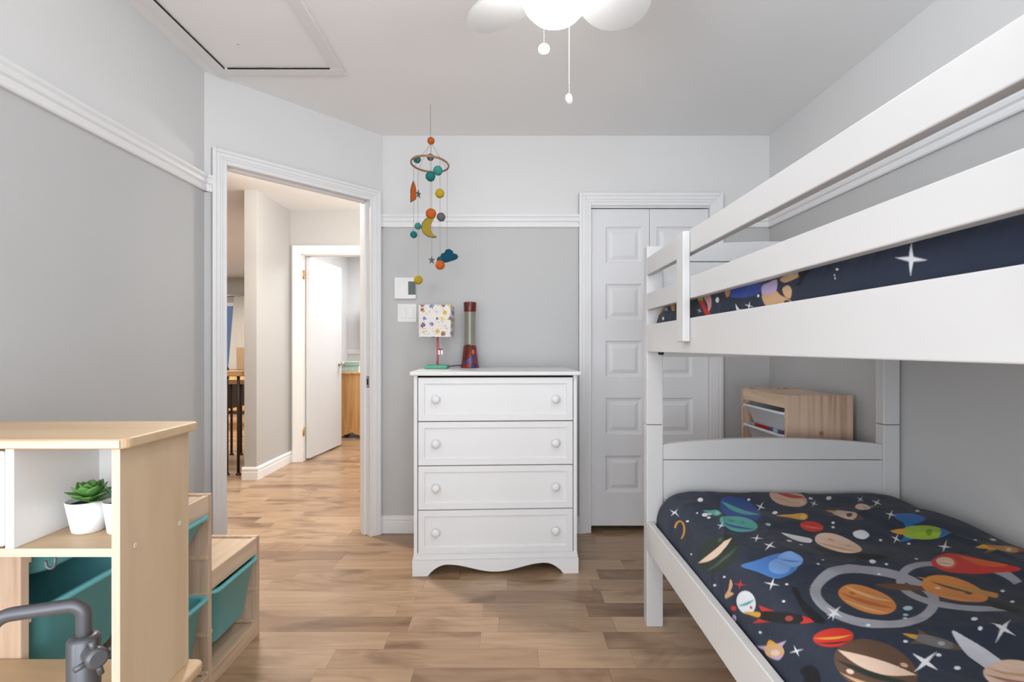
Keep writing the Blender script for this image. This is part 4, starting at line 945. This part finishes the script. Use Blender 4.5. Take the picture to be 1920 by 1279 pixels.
planet(1397, 1132, 18, 21, -20, (.62, .66, .72), [(0, .12, TQ)], [(.3, .55, .14, RD)]); add(RD, star4(1386, 1100, 12, 10), el(1373, 1142, 5, 4)); add(TAN, sm([(1368, 1090), (1372, 1100), (1368, 1112), (1374, 1116), (1360, 1124), (1358, 1118), (1364, 1108)]))
rocket_(1470, 1160, 112, 30, 12, BKK, RD, (.3, .05, .04)); add(BKK, sm([(1484, 1108), (1496, 1110), (1504, 1128), (1524, 1146), (1548, 1168), (1530, 1170), (1506, 1150), (1494, 1130)])); planet(1562, 1196, 38, 16, -4, RD, [(-.1, .12, YL), (.45, .08, BKK)])
planet(1642, 1250, 82, 46, 18, BR, [(-.2, .26, CRM), (.18, .12, DG), (.62, .08, TAN)], [(-.55, .45, .09, CRM), (.6, -.45, .09, TAN)])
rocket_(1758, 1204, 96, 26, 18, (.16, .15, .15), (.10, .07, .05), (.35, .38, .42)); add((.55, .58, .66), sm([(1785, 1186), (1812, 1196), (1850, 1215), (1880, 1235), (1900, 1260), (1870, 1262), (1838, 1240), (1812, 1222)])); planet(1905, 1265, 62, 32, 10, CRM, [(-.3, .10, TAN), (.2, .12, (.4, .2, .14))])
rocket_(1450, 1222, 50, 34, 75, TAN, LIL, CRM); add(LIL, sm([(1450, 1248), (1476, 1238), (1482, 1262), (1478, 1290), (1460, 1285)])); add((.03, .035, .18), sm([(1370, 1160), (1386, 1164), (1400, 1185), (1422, 1212), (1430, 1225), (1418, 1222), (1392, 1198)])); add(LIL, el(1373, 1160, 4, 6)); add(BKK, sm([(1498, 1256), (1520, 1246), (1535, 1262), (1532, 1290), (1500, 1290), (1506, 1272)])); add((.28, .10, .02), el(1277, 1052, 5, 14, -30))
for x, y, r, a in ((1264, 961, 9, 40), (1294, 1059, 12, 60), (1352, 987, 7, 30), (1419, 1012, 10, 10), (1443, 1033, 11, 35), (1447, 1100, 12, 15), (1426, 948, 8, 30), (1526, 944, 7, 20), (1492, 1221, 11, 70), (1564, 1154, 15, 40), (1562, 1158, 10, 0), (1735, 1240, 26, 40), (1881, 1188, 22, 30), (1771, 1022, 11, 15), (1670, 971, 9, 20), (1644, 946, 9, 30), (1613, 940, 6, 40), (1680, 1005, 8, 25)): add(W_, star4(x, y, r * 1.25, a))
for x, y, r in ((1313, 941, 5), (1329, 970, 3.5), (1288, 974, 3), (1307, 960, 2), (1322, 964, 6), (1404, 937, 3), (1453, 961, 5), (1520, 935, 4), (1554, 934, 5), (1295, 1039, 2), (1340, 1098, 3), (1357, 1085, 2.5), (1423, 1186, 3), (1469, 1131, 3), (1475, 1101, 3), (1480, 1014, 5), (1502, 1022, 3), (1534, 1068, 3), (1543, 1058, 2), (1718, 1045, 3), (1636, 1054, 6), (1662, 1058, 3), (1648, 1075, 3), (1562, 981, 3), (1562, 988, 3), (1635, 955, 2), (1720, 965, 4), (1651, 1007, 3), (1704, 1012, 3), (1862, 1011, 5), (1829, 1014, 3), (1698, 1205, 4), (1760, 1227, 5), (1795, 1250, 6), (1628, 1176, 4), (1827, 1168, 6), (1838, 1186, 4), (1880, 1104, 4), (1898, 1125, 4)): add(W_, el(x, y, r, r * .6))
for x, y, r in ((1702, 1141, 9), (1698, 1155, 5), (1697, 1162, 4), (1440, 983, 5), (1330, 963, 5)): add((.35, .55, .62), el(x, y, r, r * .5))
def section(x0, x1, zb, zt, re, ds):
    """cross-section of a quilt: left edge up, over and down on the right, with the length along the cloth"""
    prof = []; n1 = int(1.45 * (zt - zb + re) / ds / 1.3); p = 2.6
    for i in range(n1): a = PI / 2 * i / n1; prof.append((x0 + re * (1 - math.cos(a) ** (2 / p)), zb + (zt - zb) * math.sin(a) ** (2 / p)))
    n2 = int((x1 - x0 - 2 * re) / ds)
    for i in range(n2): prof.append((x0 + re + (x1 - x0 - 2 * re) * i / n2, zt))
    n3 = n1 // 4
    for i in range(n3 + 1): a = PI / 2 * (1 - i / n3); prof.append((x1 - re * (1 - math.cos(a) ** (2 / p)), zb + (zt - zb) * math.sin(a) ** (2 / p)))
    pr = np.array(prof); return pr, np.concatenate([[0], np.cumsum(np.hypot(*np.diff(pr, axis=0).T))])
LOWQ = (.588, 1.565, .405, .562, .12, .0026); UPQ = (.590, 1.563, 1.190, 1.335, .09, .0026)
def on_cloth(shapes, Q):
    """where on the cloth (length across, distance along the bed) each traced outline of the photograph lies"""
    pr, al = section(*Q); out = []
    for poly, c in shapes:
        q = []
        for px, py in poly:
            a, b = (px - CX) / F, (py - CY) / F; y = pr[:, 0] / a; res = (EYE - b * y) - pr[:, 1]
            k = np.where(res[:-1] * res[1:] <= 0)[0]
            if len(k) == 0: q = None; break
            k = k[0]; t_ = res[k] / (res[k] - res[k + 1] + 1e-12); q.append((al[k] + t_ * (al[k + 1] - al[k]), (pr[k, 0] + t_ * (pr[k + 1, 0] - pr[k, 0])) / a))
        if q: out.append((q, c))
    return out
lowS = on_cloth(S, LOWQ)
lowS += [([(u_, v_ - 1.06) for u_, v_ in p_], c_) for p_, c_ in lowS if max(q_[1] for q_ in p_) - 1.06 < .83 and min(q_[1] for q_ in p_) - 1.06 > .04]
for k in range(40): # prints continue towards the pillow end, out of the picture
    x, y = random.uniform(.65, 1.5), random.uniform(.05, .82); r_ = random.uniform(.008, .02)
    lowS.append(([(x + (r_ if i % 2 == 0 else r_ * .2) * math.cos(i * PI / 4), y + (r_ if i % 2 == 0 else r_ * .2) * math.sin(i * PI / 4)) for i in range(8)], W_))
QM = mat('printed_quilt', (.03, .04, .07), .62, spec=.2); QM.node_tree.nodes['Principled BSDF'].inputs['Sheen Weight'].default_value = .04
at = N(QM, 'ShaderNodeAttribute', attribute_name='print'); L(QM, at.outputs['Color'], QM.node_tree.nodes['Principled BSDF'].inputs['Base Color'])
tc = N(QM, 'ShaderNodeTexCoord'); nz = N(QM, 'ShaderNodeTexNoise'); nz.inputs['Scale'].default_value = 7; nz.inputs['Detail'].default_value = 3; nz.inputs['Distortion'].default_value = .3
L(QM, tc.outputs['Object'], nz.inputs['Vector']); bump(QM, nz.outputs[0], .03, .45)
def vnoise(x, y, seed):
    r_ = np.random.RandomState(seed); o = np.zeros_like(x)
    for k in range(9):
        a = r_.uniform(0, 2 * PI); f = r_.uniform(.6, 1.6); o += np.sin((x * math.cos(a) + y * math.sin(a)) * f + r_.uniform(0, 6.28))
    return o / 3.5
def quilt(name, Q, ys, label, shapes, puff=.02, seed=1):
    x0, x1, zb, zt, re, ds = Q
    pr, al_ = section(*Q); X, Y = np.meshgrid(pr[:, 0], ys); Z0 = np.meshgrid(pr[:, 1], ys)[0]; A_ = np.meshgrid(al_, ys)[0]
    hh = (Z0 - zb) / (zt - zb)
    yend = ys.max(); ge = np.clip((Y - (yend - .10)) / .10, 0, 1); g = (1 - ge ** 3) ** (1 / 3)
    rid = (1 - np.abs(np.sin(vnoise(X * 5 + Y * 3, Y * 7 - X * 4, seed + 7) * 3.0 + X * 6))) ** 3 * .007 * (.5 + .5 * np.sin(X * 9 + Y * 5))
    und = rid + vnoise(X * 9, Y * 9, seed) * .006 + vnoise(X * 24 + 3 * np.sin(Y * 5), Y * 14, seed + 1) * .0035 + vnoise(X * 60, Y * 42, seed + 2) * .0011
    qx_ = .5 - .5 * np.cos((X - x0) / .30 * 2 * PI); qy_ = .5 - .5 * np.cos(Y / .30 * 2 * PI)
    puf = puff * .5 * (qx_ + qy_) ** .6 - puff * .45
    Z = zb + (Z0 - zb) * (.55 + .45 * g) + hh * (und + puf)
    side = (1 - hh)
    X2 = X + side * np.where(X < (x0 + x1) / 2, 1, 0) * (vnoise(Y * 11, Z * 20, seed + 3) * .004 + vnoise(Y * 30, Z * 8, seed + 4) * .003 + .004)
    nv_, nh = X.shape; me = bpy.data.meshes.new(name)
    co = np.stack([X2, Y, Z], -1).reshape(-1, 3); org = np.array([(x0 + x1) / 2, ys.mean(), zb]); co = co - org
    me.vertices.add(nv_ * nh); me.vertices.foreach_set('co', co.astype(np.float32).ravel())
    i0 = (np.arange(nv_ - 1)[:, None] * nh + np.arange(nh - 1)[None, :]).ravel(); q = np.stack([i0, i0 + 1, i0 + nh + 1, i0 + nh], -1).astype(np.int32)
    nf = len(q); me.loops.add(nf * 4); me.loops.foreach_set('vertex_index', q.ravel()); me.polygons.add(nf)
    me.polygons.foreach_set('loop_start', np.arange(0, nf * 4, 4, dtype=np.int32)); me.polygons.foreach_set('loop_total', np.full(nf, 4, dtype=np.int32)); me.polygons.foreach_set('use_smooth', np.ones(nf, bool))
    me.update(); me.validate()
    ca = me.color_attributes.new('print', 'FLOAT_COLOR', 'POINT')
    cc = printing(A_, Y, shapes)
    rgba = np.ones((nv_ * nh, 4), np.float32); rgba[:, :3] = cc.reshape(-1, 3); ca.data.foreach_set('color', rgba.ravel())
    me.materials.append(QM)
    o = bpy.data.objects.new(name, me); C.objects.link(o); o.location = org
    md = o.modifiers.new('thickness', 'SOLIDIFY'); md.thickness = .004; md.offset = -1
    return setp(o, label, 'quilt')
ys = np.concatenate([np.arange(.03, .80, .005), np.arange(.80, 1.15, .0019), np.arange(1.15, 2.012, .0028)])
quilt('quilt', LOWQ, ys, 'navy space print quilt with planets and white stars on the lower bunk', lowS)
U = []
def ua(c, *polys):
    for poly in polys:
        q = []
        for cx_, cy_ in poly:
            px, py = 1200 + cx_ / 2.667, 380 + cy_ / 2.667; y = .60 * F / (px - CX); q.append((px, py))
        U.append((q, c))
ua(W_, star4(1350, 285, 82, 2, 1.0), star4(540, 505, 24, 10, 1.0), el(385, 485, 9, 14), el(588, 447, 6, 8), sm([(470, 505), (480, 520), (492, 530), (508, 528), (490, 545), (474, 535)]), el(980, 326, 7, 5), el(966, 356, 3, 4), el(968, 372, 3, 4), star4(296, 540, 14, 20, 1), star4(128, 535, 14, 40, 1), el(112, 580, 5, 8))
ua((.03, .06, .28), sm([(440, 415), (520, 395), (600, 385), (600, 420), (560, 450), (500, 470), (445, 470)])); ua(GO, sm([(425, 440), (440, 430), (450, 440), (440, 470), (428, 468)]))
ua(LIL, sm([(608, 395), (640, 380), (682, 372), (680, 430), (650, 448), (610, 448)])); ua(TAN, sm([(606, 448), (650, 446), (680, 436), (700, 462), (755, 498), (735, 512), (680, 516), (630, 512)]), sm([(708, 430), (735, 415), (752, 440), (745, 480), (720, 470)]), sm([(700, 372), (760, 350), (820, 335), (815, 360), (770, 385), (720, 398)])); ua((.62, .42, .28), el(750, 362, 16, 9)); ua(BKK, sm([(790, 345), (845, 330), (848, 350), (820, 375), (795, 418), (770, 412), (790, 395)])); ua((.10, .03, .05), el(728, 498, 14, 10))
ua(RD, sm([(285, 480), (310, 475), (330, 520), (352, 560), (330, 562), (312, 530)])); ua(LG_, sm([(285, 472), (310, 470), (312, 488), (292, 490)])); ua((.55, .28, .28), sm([(318, 470), (352, 460), (355, 510), (340, 540), (335, 500)])); ua(GO, sm([(92, 545), (112, 520), (120, 530), (105, 552)]), sm([(150, 510), (170, 505), (172, 535), (158, 535)]))
ysu = np.concatenate([np.arange(.03, .50, .03), np.arange(.50, 1.0, .0022), np.arange(1.0, 2.012, .0030)])
quilt('quilt', UPQ, ysu, 'navy space print quilt on the upper bunk behind the guard rail', on_cloth(U, UPQ), seed=11)
